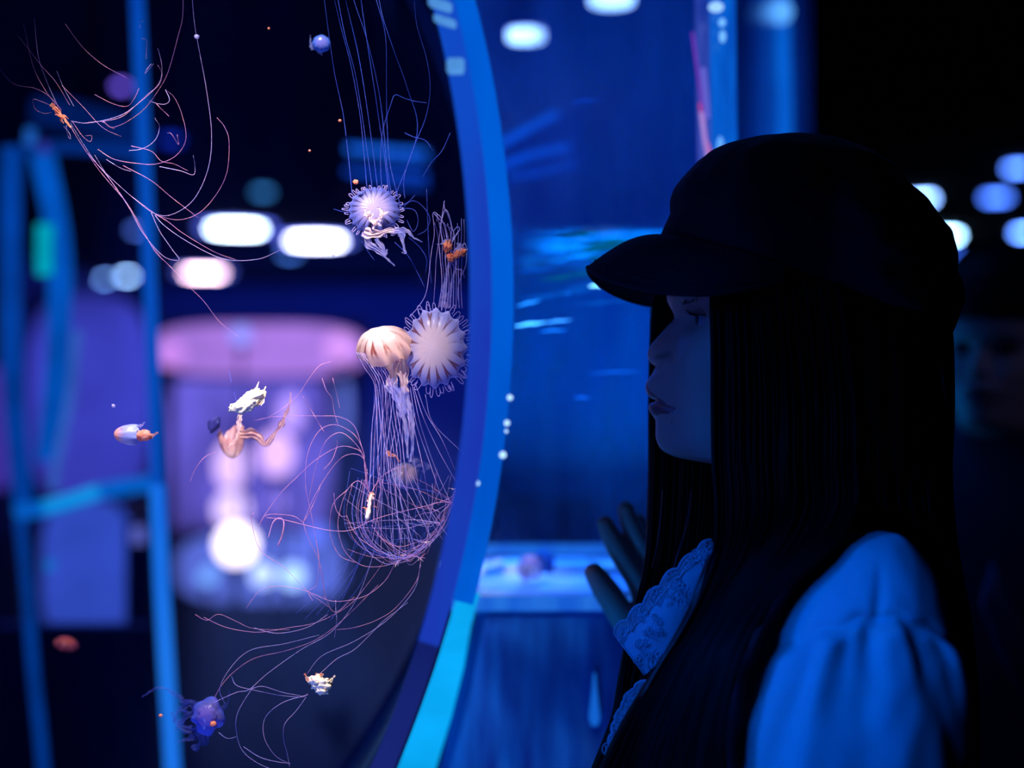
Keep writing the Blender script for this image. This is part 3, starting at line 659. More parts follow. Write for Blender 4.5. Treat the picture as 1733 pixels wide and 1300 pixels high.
def hair_loops(par, rim, a0, a1, n, m, L=9, Y=YJ, seed=0, out=1.0):
    """short curled tentacles standing on the margin"""
    rnd = random.Random(seed); k = Y / FPX
    for i in range(n):
        a = a0 + (a1 - a0) * (i + rnd.uniform(-0.2, 0.2)) / n
        p0 = rim(a); c = rim(a, 0.0); d = (p0 - c).normalized(); sd = Vector((-d.z, 0, d.x))
        l = L * k * rnd.uniform(0.7, 1.35); w = rnd.choice((-1, 1)) * L * k * rnd.uniform(0.25, 0.5)
        pts = [p0, p0 + d * l * 0.5 + sd * w * 0.2, p0 + d * l + sd * w * 0.6, p0 + d * l * 1.05 + sd * w * 1.3, p0 + d * l * 0.55 + sd * w * 1.5, p0 + d * l * 0.1 + sd * w * 1.2]
        v = [Vector(q) for q in cat(pts, 4)]; b = MB(); b.tube(v, 0.9 * k * 0.62, 5); b.build('margin_tentacle', M[m], par)

# --- the big round nettle facing us
j1 = jelly(735, 588, YJ, 'largest jellyfish, round pinkish white bell with brown rays and curled rim')
m1 = bell_mat('large_bell_tissue', s(255, 226, 222), s(190, 188, 245), s(120, 52, 36), 52 * YJ / FPX, 0.98, 0.62)
_, rim1 = bell(j1, 737, 590, YJ + 0.004, 52, (-0.12, -1, 0.10), 22, m1, 16, 0.16, 0.06, seed=3, squash=(1, 1.24))
frills(j1, 742, 585, YJ + 0.012, 26, 7, 'arm_warm', seed=4, size=11)
hair_loops(j1, rim1, 0, 2 * PI, 44, 'tent', 13, seed=2)
for k_ in range(9):    # the stalk of arms and tentacles that rises from behind the bell
    x0 = 742 + k_ * 5; tent(j1, [(x0, 522), (748 + k_ * 4, 480), (745 + k_ * 4.5, 440), (742 + k_ * 5.5, 405), (735 + k_ * 6 + random.uniform(-4, 4), 375 + random.uniform(-6, 6))], 1.0, YJ + 0.012)
ribbon(j1, [(748, 520), (752, 490), (757, 460), (764, 430)], 5, 4, YJ + 0.012, 'arm')
ribbon(j1, [(757, 522), (762, 492), (768, 465), (772, 440)], 4, 3, YJ + 0.013, 'arm')
tent(j1, [(693, 536), (706, 522), (720, 500), (726, 470), (730, 430), (735, 395), (733, 362), (740, 362), (739, 375)], 0.9)
tent(j1, [(752, 340), (752, 352), (758, 366), (764, 384), (762, 400)], 1.0)
tent(j1, [(752, 340), (748, 365), (744, 400), (738, 440), (736, 480), (734, 512)], 0.9)
tent(j1, [(790, 428), (788, 450), (780, 470), (774, 495), (778, 520)], 1.1); tent(j1, [(735, 362), (750, 378), (768, 392), (766, 410)], 0.9)
for (a, b_, c_, d_) in (((700, 655), (716, 705), (740, 760), (776, 822)), ((694, 655), (704, 715), (726, 780), (748, 845)), ((697, 650), (712, 720), (736, 790), (762, 850)), ((703, 650), (722, 700), (748, 745), (770, 795)), ((720, 668), (730, 710), (760, 745), (806, 786)), ((690, 650), (700, 720), (716, 790), (730, 870)), ((688, 652), (694, 730), (704, 800), (722, 900))):
    tent(j1, [a, b_, c_, d_], 0.9, YJ + 0.006)
tent(j1, [(806, 786), (822, 782), (830, 770)], 0.7)
# --- the tilted one beside it
j2 = jelly(650, 590, YJ + 0.01, 'tilted whitish jellyfish with brown streaks and long trailing arms, overlapping the largest one')
m2 = bell_mat('tilted_bell_tissue', s(255, 238, 222), s(255, 214, 196), s(150, 55, 25), 48 * YJ / FPX, 0.93, 0.78, 12)
_, rim2 = bell(j2, 655, 592, YJ + 0.012, 47, (-0.42, -0.45, 0.8), 42, m2, 12, 0.16, 0.10, seed=9, squash=(1.18, 0.85), wav=0.2)
ribbon(j2, [(672, 575), (664, 605), (665, 632), (660, 655)], 24, 14, YJ + 0.004, 'arm_warm', seed=2)
ribbon(j2, [(668, 590), (682, 615), (682, 645), (688, 665)], 16, 9, YJ + 0.002, 'arm_warm', seed=5)
ribbon(j2, [(662, 640), (672, 670), (682, 700), (688, 740), (690, 775)], 9, 4, YJ, 'arm', seed=12, n=70)
ribbon(j2, [(680, 655), (690, 690), (698, 720), (698, 755), (694, 782)], 8, 4, YJ, 'arm', seed=17, n=70)
ribbon(j2, [(654, 650), (668, 668), (676, 690), (678, 706)], 7, 4, YJ, 'arm', seed=21)
for i in range(9):
    x = 603 + i * 3.2; e = 637 + i * 4.2
    tent(j2, [(x, 596 + i * 0.6), (x + 14 + i * 1.3, 622), (x + 30 + i, 650), (e + random.uniform(-2, 2), 700), (e + 3 + i * 1.2, 770 + random.uniform(-6, 6)), (636 + i * 7 + random.uniform(-8, 8), 850), (630 + i * 9 + random.uniform(-14, 14), 925 + random.uniform(-10, 12))], 1.0, YJ + 0.004)
for i in range(10):
    x = 632 + i * 6; e = 618 + i * 16 + random.uniform(-6, 6)
    tent(j2, [(x, 600 + (i % 3) * 6), (x + 4, 660), (x + random.uniform(-4, 6), 720), (x + random.uniform(-8, 10), 790), ((x + e) / 2, 860), (e, 925 - abs(i - 5) * 3 + random.uniform(-8, 8))], 0.9, YJ + 0.008)
for i in range(6):
    x = 634 + i * 3
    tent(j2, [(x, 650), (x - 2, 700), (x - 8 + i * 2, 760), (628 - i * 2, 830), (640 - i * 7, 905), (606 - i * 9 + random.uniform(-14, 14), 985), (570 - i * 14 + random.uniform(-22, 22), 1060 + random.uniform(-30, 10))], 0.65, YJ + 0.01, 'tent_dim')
# --- the small round one at the upper middle
j3 = jelly(632, 357, YJ + 0.01, 'small round lavender jellyfish with fine dark rays and tentacles rising out of frame')
m3 = bell_mat('small_bell_tissue', s(190, 175, 215), s(125, 135, 225), s(50, 30, 60), 42 * YJ / FPX, 0.8, 0.5, 20, 0.85)
_, rim3 = bell(j3, 633, 357, YJ + 0.012, 43, (0.05, -1, 0.22), 16, m3, 20, 0.13, 0.05, seed=6, squash=(1, 0.93))
hair_loops(j3, rim3, 0, 2 * PI, 34, 'tent', 8, seed=8)
frills(j3, 646, 360, YJ - 0.003, 13, 4, 'arm_warm', seed=71, size=5, ln=4); frills(j3, 622, 366, YJ - 0.003, 12, 4, 'arm_warm', seed=72, size=4.5, ln=4)
frills(j3, 634, 376, YJ - 0.002, 13, 4, 'arm_warm', seed=73, size=4.5, ln=4)
ribbon(j3, [(616, 392), (632, 398), (650, 392), (668, 390)], 9, 7, YJ, 'arm_warm', seed=33)
ribbon(j3, [(618, 396), (626, 415), (645, 428), (655, 438), (668, 450)], 8, 2, YJ, 'arm', seed=31)
ribbon(j3, [(636, 404), (646, 418), (652, 432), (655, 422)], 5, 3, YJ, 'arm', seed=35)
ribbon(j3, [(662, 392), (678, 395), (682, 412), (686, 428), (680, 427)], 6, 2, YJ, 'arm', seed=37)
ribbon(j3, [(668, 390), (688, 390), (700, 402), (715, 410)], 5, 2, YJ, 'arm', seed=39)
for pts in ([(596, 329), (589, 260), (580, 190), (566, 121), (549, 0), (546, -40)], [(621, 318), (616, 260), (609, 190), (594, 110), (578, 50), (566, 0), (558, -40)], [(630, 318), (622, 260), (612, 190), (600, 120), (584, 60), (572, 0), (565, -40)],
            [(639, 318), (628, 230), (616, 150), (604, 80), (585, 0), (580, -40)], [(658, 325), (650, 260), (642, 208), (632, 140), (618, 50), (611, 0), (606, -40)], [(677, 346), (660, 277), (655, 208), (654, 138), (652, 60), (637, 0), (628, -40)],
            [(662, 328), (655, 280), (650, 225), (640, 150), (622, 70), (602, 10), (590, -30)], [(646, 320), (644, 270), (648, 220), (660, 180), (668, 161), (684, 166), (700, 171), (722, 174)], [(685, 335), (684, 300), (700, 250), (720, 200), (728, 150), (722, 100), (705, 40), (700, -20)],
            [(668, 335), (706, 225), (690, 150), (668, 90), (648, 30), (640, -10)], [(685, 225), (700, 232), (720, 238), (733, 255)], [(762, 225), (748, 255), (730, 275), (715, 300)]):
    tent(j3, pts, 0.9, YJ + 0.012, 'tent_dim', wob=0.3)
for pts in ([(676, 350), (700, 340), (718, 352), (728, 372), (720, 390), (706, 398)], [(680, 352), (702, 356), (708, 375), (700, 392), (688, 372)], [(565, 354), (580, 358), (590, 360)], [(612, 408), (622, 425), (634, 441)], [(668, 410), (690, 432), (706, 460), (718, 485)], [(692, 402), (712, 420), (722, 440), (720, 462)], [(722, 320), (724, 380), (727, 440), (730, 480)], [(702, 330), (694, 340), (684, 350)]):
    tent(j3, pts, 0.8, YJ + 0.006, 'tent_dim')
# --- orange knot with tangled threads
j4 = jelly(765, 425, YJ + 0.015, 'ragged orange jellyfish scrap caught in threads above the largest one')
for (x, y, rx, ry, sd) in ((757, 417, 8, 10, 1), (763, 436, 7, 8, 2), (775, 430, 9, 6, 3), (784, 427, 6, 6, 4)):
    b = MB(); k = YJ / FPX; b.blob(P(x, y, YJ + 0.008), (rx * k * .8, 0.002, ry * k * .8), 0.9, 3.5, sd, 32, 20); b.build('body', M['orange'], j4); frills(j4, x, y, YJ + 0.006, rx * 1.1, 3, 'orange', seed=int(x), size=3.5, ln=4, name='frill')
frills(j4, 776, 424, YJ + 0.012, 17, 6, 'arm', seed=5, size=4)
frills(j4, 752, 410, YJ + 0.012, 14, 3, 'arm', seed=6, size=3)
for pts in ([(750, 410), (746, 390), (748, 370), (755, 355), (762, 372), (764, 395), (760, 410)], [(765, 410), (772, 398), (778, 388), (774, 384), (768, 392), (766, 408)], [(757, 405), (752, 382), (745, 366), (736, 362)], [(790, 420), (786, 412), (780, 418), (772, 412)], [(764, 445), (772, 455), (782, 458), (786, 470)]):
    tent(j4, pts, 1.0, YJ + 0.012)
# --- tiny pale one near the top
j5 = jelly(543, 73, YJ + 0.06, 'tiny pale blue jellyfish near the top, left of the rising tentacles')
m5 = bell_mat('tiny_bell_tissue', s(150, 140, 215), s(95, 140, 235), s(90, 60, 140), 15 * 1.15 / FPX, 0.9, 0.85, 10, 0.5)
bell(j5, 544, 74, 1.16, 15, (0.15, -1, 0.2), 9, m5, 8, 0.12, 0.1, 48, 12, seed=12)
ribbon(j5, [(530, 84), (526, 74), (525, 60)], 4, 1, 1.16, 'arm', seed=3); ribbon(j5, [(540, 84), (543, 90), (545, 94)], 5, 1, 1.16, 'arm', seed=4)
# --- cream scrap on top of the brown and tan one
j6 = jelly(420, 678, YJ, 'glowing cream white jellyfish scrap with two pointed tips, over the brown one')
k = YJ / FPX
for (x, y, rx, ry, a, sd) in ((428, 672, 19, 11, -0.5, 1), (405, 688, 17, 9, -0.35, 2), (418, 684, 20, 12, -0.5, 3)):
    b = MB(); b.blob(P(x, y, YJ), (rx * k, 0.004, ry * k), 0.45, 2.2, sd, 28, 16, rot=Matrix.Rotation(a * -1 * -1, 3, 'Y')); b.build('body', M['cream'], j6)
ribbon(j6, [(428, 665), (434, 657), (438, 646)], 5, 1, YJ, M['cream'], seed=5); ribbon(j6, [(436, 676), (445, 665), (450, 654)], 7, 1, YJ, M['cream'], seed=6); ribbon(j6, [(438, 684), (446, 674), (450, 662)], 6, 2, YJ, M['cream'], seed=8)
frills(j6, 415, 684, YJ - 0.003, 14, 2, M['cream'], seed=14, size=7)
j7 = jelly(392, 735, YJ + 0.03, 'brown and orange streaked jellyfish with a long tan arm under the cream scrap')
m7 = bell_mat('brown_bell_tissue', s(225, 190, 175), s(190, 140, 135), s(90, 35, 30), 28 * YJ / FPX, 0.75, 0.6, 9)
bell(j7, 391, 738, YJ + 0.10, 20, (0.16, -0.45, -0.85), 42, m7, 7, 0.2, 0.1, 64, 16, seed=15, squash=(1, 0.7), wav=0.3)
ribbon(j7, [(406, 702), (404, 720), (400, 742), (386, 758)], 5, 3, YJ + 0.025, 'arm_warm', seed=9)
ribbon(j7, [(406, 735), (424, 734), (438, 742), (450, 752), (462, 738), (474, 722)], 10, 6, YJ + 0.06, 'tan', seed=10, fr=0.3)
ribbon(j7, [(474, 722), (482, 706), (490, 685), (492, 664)], 5, 1.5, YJ + 0.06, 'tan', seed=11, fr=0.2)
b = MB(); b.blob(P(362, 718, YJ + 0.09), (10 * k, 0.004, 15 * k), 0.4, 2, 5, rot=Matrix.Rotation(0.5, 3, 'Y')); b.build('dusky_lobe', gel('dark_lobe', s(60, 60, 130), s(30, 40, 110), 0.8), j7)  # darker blue lobe
tent(j7, [(364, 765), (345, 775), (330, 795), (322, 815)], 0.8, YJ + 0.02, 'tent_pink'); tent(j7, [(388, 628), (394, 655), (400, 680)], 0.7, YJ + 0.02, 'tent_dim')
# --- sideways one at the left
j8 = jelly(232, 735, YJ + 0.02, 'small jellyfish swimming sideways, bluish bell and orange middle, at the far left')
m8 = bell_mat('sideways_bell_tissue', s(225, 160, 150), s(150, 165, 230), s(160, 80, 60), 18 * YJ / FPX, 0.9, 0.8, 9, 0.5)
bell(j8, 226, 736, YJ + 0.022, 17, (-1, -0.35, 0.05), 32, m8, 9, 0.12, 0.12, 56, 14, seed=19)
b = MB(); b.blob(P(243, 737, YJ + 0.018), (13 * k, 0.004, 9 * k), 0.5, 2.4, 8); b.build('stomach', gel('orange_stomach', s(235, 140, 110), s(220, 170, 160), 0.9), j8)
ribbon(j8, [(248, 740), (258, 737), (268, 732)], 6, 2, YJ + 0.02, 'tan', seed=13); ribbon(j8, [(236, 722), (242, 718), (245, 714)], 3, 1, YJ + 0.02, 'arm', seed=14); ribbon(j8, [(214, 742), (202, 740), (193, 734)], 7, 3, YJ + 0.02, 'arm', seed=16)
# --- blurred brownish one in the trailing threads
j9 = jelly(686, 803, YJ + 0.05, 'blurred brownish jellyfish among the long threads under the tilted one')
m9 = bell_mat('brownish_bell_tissue', s(190, 165, 185), s(150, 160, 215), s(120, 70, 60), 24 * 1.17 / FPX, 0.85, 0.75, 12, 0.6)
bell(j9, 686, 806, YJ + 0.055, 24, (0.25, -0.8, 0.55), 18, m9, 12, 0.12, 0.1, 56, 14, seed=23)
ribbon(j9, [(700, 795), (708, 784), (722, 788), (716, 800)], 9, 7, YJ + 0.06, 'arm', seed=24)
j10 = jelly(660, 770, YJ + 0.02, 'thin pinkish orange scrap above the blurred brownish jellyfish', cat_='plankton', name='plankton_scrap')
ribbon(j10, [(654, 764), (662, 770), (670, 772), (676, 782)], 4, 2, YJ + 0.02, 'orange', seed=25)
# --- bright slender one and its wide threads
j11 = jelly(624, 860, YJ, 'slender glowing orange white jellyfish with long looping threads all round')
M['glowpink'] = gel('bright_peach_tissue', s(255, 225, 205), s(255, 150, 115), 1.0, 260)
ribbon(j11, [(628, 833), (627, 848), (624, 862), (621, 882)], 4.5, 5, YJ, 'glowpink', seed=26, fr=0.8)
b = MB(); b.tube([P(x, y, YJ - 0.001) for x, y in cat([(629, 836), (626, 850), (624, 866), (621, 880)], 5)], [k * q for q in [1.5, 2, 2.6, 3, 2.4, 2.8, 3.4, 3.6, 3, 3.6, 4.4, 4.6, 4, 4.2, 3.6, 2]], 8); b.build('body', M['cream'], j11)
frills(j11, 625, 858, YJ, 15, 5, 'orange', seed=27, size=2.5)
arcs = [[(621, 827), (617, 790), (615, 765), (599, 735), (567, 719), (540, 730), (521, 767), (517, 821), (527, 872), (535, 915), (548, 996), (566, 1036), (600, 1010)],
 [(622, 830), (615, 775), (599, 748), (575, 732), (551, 748), (535, 789), (524, 840), (521, 867)], [(622, 830), (615, 773), (597, 758), (572, 757), (535, 778), (502, 808), (473, 837), (440, 883)],
 [(623, 832), (618, 783), (602, 769), (578, 775), (551, 808), (532, 840), (513, 883)], [(626, 834), (607, 814), (588, 829), (576, 862), (572, 894), (583, 932), (610, 956), (642, 959), (675, 950), (712, 935)],
 [(628, 836), (634, 824), (648, 805), (669, 792), (688, 790)], [(438, 889), (451, 872), (475, 871), (498, 874), (513, 884)], [(451, 876), (481, 880), (535, 893), (567, 899), (594, 897), (624, 883), (656, 872), (723, 856), (761, 843), (774, 827)],
 [(629, 889), (648, 913), (677, 925), (720, 913)], [(720, 945), (685, 940), (672, 953), (659, 945)], [(513, 884), (524, 866), (532, 850), (540, 830), (542, 820)], [(548, 795), (562, 778), (571, 755), (570, 745)],
 [(470, 925), (478, 905), (480, 885), (474, 877), (462, 884), (454, 910)], [(565, 835), (568, 860), (578, 874), (587, 873)], [(513, 884), (522, 912), (538, 945), (546, 975), (548, 1005), (552, 1016)], [(587, 873), (596, 895), (610, 912), (628, 925), (650, 940)],
 [(615, 765), (600, 722), (575, 706), (540, 704), (500, 704), (460, 706), (430, 712)], [(560, 612), (540, 620), (520, 645), (505, 668), (480, 690), (455, 706)], [(545, 640), (552, 660), (562, 675), (566, 700), (573, 720)], [(563, 640), (575, 690)], [(430, 868), (425, 880), (440, 930), (480, 960), (520, 1000), (560, 1030)],
 [(588, 829), (566, 850), (558, 880), (560, 910), (575, 940), (600, 952)], [(548, 730), (530, 700), (512, 670)], [(535, 915), (540, 950), (535, 990), (523, 1000), (525, 1010), (530, 1017)]]
for i, a in enumerate(arcs): tent(j11, a, 0.8 if i != 12 else 2.2, YJ, 'tent_pink', jit=0.012, wob=0.4)
# the basket of crossing threads at the bottom right of it
rnd = random.Random(11)
hub = [(722, 918), (685, 940), (712, 945), (764, 850), (745, 885), (672, 953)]
for i in range(46):
    h = rnd.choice(hub); x1 = rnd.uniform(580, 775); y1 = rnd.uniform(790, 935) if x1 < 700 else rnd.uniform(780, 900)
    mx_, my_ = (h[0] + x1) / 2 + rnd.uniform(-26, 26), (h[1] + y1) / 2 + rnd.uniform(-5, 32)
    if math.hypot((mx_ - 680) / 105, (my_ - 850) / 115) > 1: continue
    tent(j11, [h, ((h[0] + mx_) / 2 + rnd.uniform(-6, 6), (h[1] + my_) / 2 + rnd.uniform(-3, 8)), (mx_, my_), (x1, y1)], 0.55, YJ + 0.004, rnd.choice(('tent', 'tent_dim', 'tent_pink')), wob=3.0)
for i in range(12):
    x0 = rnd.uniform(590, 650); tent(j11, [(x0, 800 + rnd.uniform(-10, 30)), (x0 - 10, 870), (x0 + 5, 915), (x0 + 45, 945 + rnd.uniform(-6, 10)), (700 + rnd.uniform(-15, 10), 940), (745 + rnd.uniform(-8, 14), 890), (770, 835 + rnd.uniform(-8, 12))], 0.55, YJ + 0.005, rnd.choice(('tent', 'tent_dim', 'tent_pink')), wob=1.2)
for (x, y) in ((722, 918), (685, 938), (712, 944), (672, 952), (768, 828)):
    frills(j11, x, y, YJ, 9, 3, 'arm_warm', seed=int(x), size=1.2)
# wide loops under it
for i, a in enumerate([[(345, 1045), (372, 1058), (400, 1066), (440, 1070), (490, 1062), (540, 1052), (590, 1025), (625, 985), (650, 950)], [(330, 1040), (350, 1050), (370, 1040), (400, 1052), (430, 1064), (490, 1066)],
  [(712, 950), (704, 985), (669, 1029), (637, 1050), (600, 1062), (570, 1066)], [(668, 955), (650, 985), (615, 1010), (565, 1018), (530, 1005), (500, 996), (470, 992), (440, 1000), (416, 1030)], [(362, 1183), (375, 1160), (396, 1137), (431, 1114), (488, 1100), (540, 1080), (590, 1040), (640, 990)],
  [(380, 1190), (372, 1165), (392, 1128), (425, 1100), (480, 1090), (540, 1075)], [(360, 1190), (400, 1172), (422, 1167), (454, 1139), (509, 1100), (560, 1070), (600, 1020), (625, 960), (640, 900)], [(430, 1160), (403, 1204), (400, 1238), (412, 1273), (449, 1298), (500, 1310)],
  [(521, 1176), (477, 1190), (449, 1215), (447, 1248), (465, 1278), (491, 1294)], [(518, 1180), (500, 1205), (482, 1225), (480, 1250), (486, 1275), (490, 1298)], [(392, 1145), (400, 1160), (425, 1167), (470, 1176), (510, 1180), (521, 1174)], [(412, 1264), (440, 1282), (470, 1290), (492, 1292)],
  [(542, 1140), (570, 1115), (600, 1100), (628, 1072), (650, 1050), (690, 1020)], [(425, 1166), (445, 1162), (480, 1172), (510, 1178)], [(370, 1240), (385, 1250), (400, 1247)], [(568, 1016), (568, 1035), (570, 1050), (566, 1080)], [(430, 1063), (470, 1072), (520, 1062), (555, 1040)], [(712, 955), (700, 1000), (655, 1050), (600, 1085), (545, 1110), (520, 1140)]]):
    tent(j11, a, 0.68, YJ + 0.003, 'tent_pink' if i < 5 else 'tent', jit=0.012, wob=0.4)
# --- cream scrap low in the frame
j12 = jelly(542, 1157, YJ, 'glowing cream white scrap with small horned tips, low in the round tank')
for (x, y, rx, ry, sd) in ((544, 1158, 17, 11, 1), (536, 1152, 13, 9, 2), (546, 1166, 12, 9, 4)):
    b = MB(); b.blob(P(x, y, YJ), (rx * k, 0.004, ry * k), 0.45, 2.2, sd, 28, 16); b.build('body', M['cream'], j12)
ribbon(j12, [(528, 1154), (520, 1148), (515, 1140)], 6, 2, YJ, 'glowpink', seed=41); ribbon(j12, [(556, 1154), (562, 1150), (567, 1143)], 6, 2, YJ, M['cream'], seed=42); ribbon(j12, [(534, 1148), (540, 1142), (548, 1142)], 5, 2, YJ, 'glowpink', seed=43)
# --- ghostly ruffled one bottom left
j13 = jelly(335, 1215, YJ + 0.03, 'ghostly ruffled blue jellyfish with an orange spot, bottom left')
m13 = bell_mat('ghost_bell_tissue', s(120, 120, 220), s(85, 105, 220), s(120, 90, 160), 34 * 1.15 / FPX, 0.6, 0.7, 8, 0.2)
bell(j13, 352, 1212, YJ + 0.035, 28, (0.4, -0.8, 0.3), 26, m13, 8, 0.2, 0.2, 64, 16, seed=27, wav=0.25)
M['ghost'] = gel('ghost_tissue', s(95, 110, 205), s(70, 85, 190), 0.32, 100)
for pts, a_, b_ in (([(340, 1200), (322, 1192), (305, 1200), (292, 1222)], 13, 6), ([(345, 1225), (325, 1235), (300, 1225), (290, 1205)], 12, 6), ([(350, 1235), (340, 1256), (325, 1268)], 16, 8), ([(330, 1246), (315, 1252), (302, 1256)], 6, 2), ([(318, 1190), (300, 1178), (280, 1166), (262, 1166), (240, 1180)], 5, 2.5), ([(370, 1205), (385, 1190), (388, 1170)], 5, 2), ([(330, 1205), (312, 1215), (296, 1235)], 10, 5)):
    ribbon(j13, pts, a_, b_, YJ + 0.035, 'ghost', fr=0.8)
b = MB(); b.blob(P(361, 1225, YJ + 0.02), (5 * k, 0.003, 4 * k), 0.4); b.build('spot', M['orange'], j13)
b = MB(); b.blob(P(350, 1212, YJ + 0.024), (17 * k, 0.004, 17 * k), 0.3); b.build('stomach', gel('ghost_stomach', s(135, 115, 200), s(110, 110, 210), 0.6), j13)
# --- dull orange blur at the lower left
j14 = jelly(108, 1088, YJ + 0.22, 'dull reddish brown blurred jellyfish, alone at the lower left')
m14 = bell_mat('dull_bell_tissue', s(170, 80, 80), s(130, 65, 100), s(90, 30, 30), 20 * 1.32 / FPX, 0.8, 0.7, 8, 0.4)
bell(j14, 112, 1092, YJ + 0.22, 18, (0.3, -0.3, 0.9), 13, m14, 8, 0.12, 0.1, 48, 12, seed=31, squash=(1.15, 1))
ribbon(j14, [(92, 1090), (100, 1086), (112, 1092)], 6, 4, YJ + 0.22, 'orange', seed=50)
# --- pinkish one before the bright deck
j15 = jelly(893, 963, 1.47, 'reddish grey domed jellyfish in front of the bright blue deck')
m15 = bell_mat('deck_bell_tissue', s(255, 150, 160), s(230, 190, 235), s(80, 60, 130), 20 * 1.47 / FPX, 0.7, 0.65, 12, 0.8)
bell(j15, 896, 964, 1.47, 21, (0.15, -0.5, 0.85), 27, m15, 12, 0.1, 0.15, 56, 14, seed=33)
ribbon(j15, [(890, 960), (890, 975), (886, 988)], 9, 5, 1.465, 'tan', seed=51)
# --- the orange knot with a huge veil of threads, top left
j16 = jelly(105, 195, YJ + 0.01, 'small glowing orange jellyfish with a huge veil of fine threads, top left')
frills(j16, 105, 197, YJ + 0.01, 13, 7, 'orange', seed=61, size=2.2, ln=4)
ribbon(j16, [(86, 176), (98, 188), (108, 200), (120, 216)], 4, 3, YJ + 0.01, 'orange', seed=62)
veil = [[(120, 205), (150, 208), (200, 197), (230, 178), (262, 150), (273, 130), (273, 105), (267, 82)], [(173, 206), (205, 198), (228, 180), (250, 160), (268, 145), (274, 125), (267, 110)],
 [(310, -10), (309, 30), (301, 62), (287, 114), (273, 145), (242, 187), (194, 215), (173, 206)], [(325, -10), (328, 30), (334, 69), (350, 156), (358, 225), (353, 284), (329, 336), (294, 362), (263, 362), (222, 332), (173, 287), (149, 256), (119, 208)],
 [(367, 199), (380, 215), (388, 242), (381, 301), (346, 353), (305, 372), (262, 364)], [(149, 260), (187, 305), (222, 356), (245, 395), (262, 425), (287, 450)], [(256, 360), (270, 391), (290, 420), (303, 440), (277, 434), (242, 395), (215, 346), (180, 295), (160, 262)],
 [(166, 253), (194, 270), (235, 277), (266, 277), (298, 263), (315, 235), (308, 194), (295, 165), (280, 152)], [(222, 247), (256, 256), (273, 272), (295, 278), (318, 289)], [(270, 282), (305, 289), (327, 296), (330, 280), (327, 263)],
 [(145, 208), (173, 206), (185, 214), (194, 218)], [(208, 280), (256, 306), (294, 337), (336, 369)], [(262, 364), (277, 381), (311, 405), (363, 433), (398, 441), (440, 438), (470, 425), (510, 405)], [(110, 40), (140, 80), (175, 110), (215, 132)], [(287, 450), (320, 485), (345, 510), (372, 545), (405, 571)],
 [(218, 255), (240, 252), (262, 238), (270, 215), (262, 200)], [(300, 228), (302, 245), (290, 226), (283, 225)], [(95, 178), (75, 150), (55, 110), (40, 40)], [(98, 180), (80, 140), (65, 95), (58, 30)], [(104, 186), (85, 165), (60, 150), (20, 140), (-10, 100)], [(118, 178), (95, 140), (70, 110), (30, 60)], [(125, 180), (105, 142), (96, 120)],
 [(237, 48), (236, 38), (244, 35)], [(240, 65), (248, 70), (247, 100)], [(256, 108), (248, 118), (246, 124), (260, 108)], [(120, 215), (135, 240), (170, 290), (215, 345), (240, 390), (275, 440)], [(85, 178), (70, 172), (56, 168), (60, 185), (75, 192), (88, 190)], [(112, 212), (115, 230), (120, 235), (117, 225), (108, 214)], [(122, 205), (138, 228), (152, 240), (155, 230), (145, 230)],
 [(160, 160), (190, 175), (215, 180), (228, 165), (235, 150)], [(280, 152), (287, 168), (280, 176), (265, 175), (252, 170)], [(264, 175), (275, 186), (286, 197)], [(105, 145), (140, 180), (172, 215), (205, 231)], [(180, 270), (205, 285), (222, 290)], [(222, 332), (260, 360), (285, 376), (310, 395), (360, 425), (400, 440)]]
for i, a in enumerate(veil): tent(j16, a, 0.5, YJ + 0.01, 'tent_pink' if i % 3 else 'tent', jit=0.015, wob=0.4)
# --- drifting specks
for (x, y, r, m, lab) in ((333, 62, 4.5, 'arm', 'pale speck drifting near the top edge, between two long threads'), (455, 48, 2.5, 'orange', 'tiny orange speck left of the tiny pale jellyfish'), (602, 308, 4.5, 'orange', 'orange crumb just above the small lavender jellyfish'), (575, 204, 2.6, 'orange', 'tiny orange speck left of the rising tentacles'), (524, 255, 2.4, 'orange', 'tiny amber speck above the bright oval lights'),
                          (272, 1211, 3.0, 'orange', 'tiny peach speck beside the ghostly ruffled jellyfish'), (192, 687, 3.2, 'arm', 'tiny white speck above the sideways jellyfish'), (564, 432, 2.0, 'arm', 'tiny pale speck beside the right bright oval light')):
    b = MB(); b.blob(P(x, y, YJ), (r * k, 0.0012, r * k * 0.8), 0.6, 2.5, x, 14, 9); o = b.build('plankton_speck', M[m]); tag(o, lab, 'plankton')
# water filling the drum
# ------------------------------------------------------------------ the woman in the cap
M['skin'] = solid('skin', s(205, 165, 150), 0.5, 0.4, 0.08, 40, bm=0.05, bd=0.0004)
M['lip'] = solid('lip_skin', s(158, 82, 88), 0.4, 0.5, 0.2, 200)
M['hair'] = solid('black_hair', s(7, 6, 8), 0.6, 0.12, 0.3, 60)
M['hair_highlight'] = solid('highlight_hair', s(40, 36, 44), 0.3, 0.7, 0.3, 60)
M['cap'] = solid('dark_wool_cap', s(50, 49, 60), 0.95, 0.1, 0.3, 350, bm=0.6, bd=0.0006, sheen=0.06)
M['white'] = solid('white_blouse_cotton', s(205, 208, 215), 0.8, 0.2, 0.05, 60, bm=0.15, bd=0.001)
M['dress'] = solid('black_pinafore', s(14, 14, 20), 0.9, 0.2, 0.2, 80)
M['eye'] = solid('eyeball', s(150, 145, 150), 0.15, 0.6, 0.02)
M['iris'] = solid('dark_iris', s(30, 18, 12), 0.1, 0.6)
M['lash'] = solid('lash', s(8, 6, 8), 0.6)

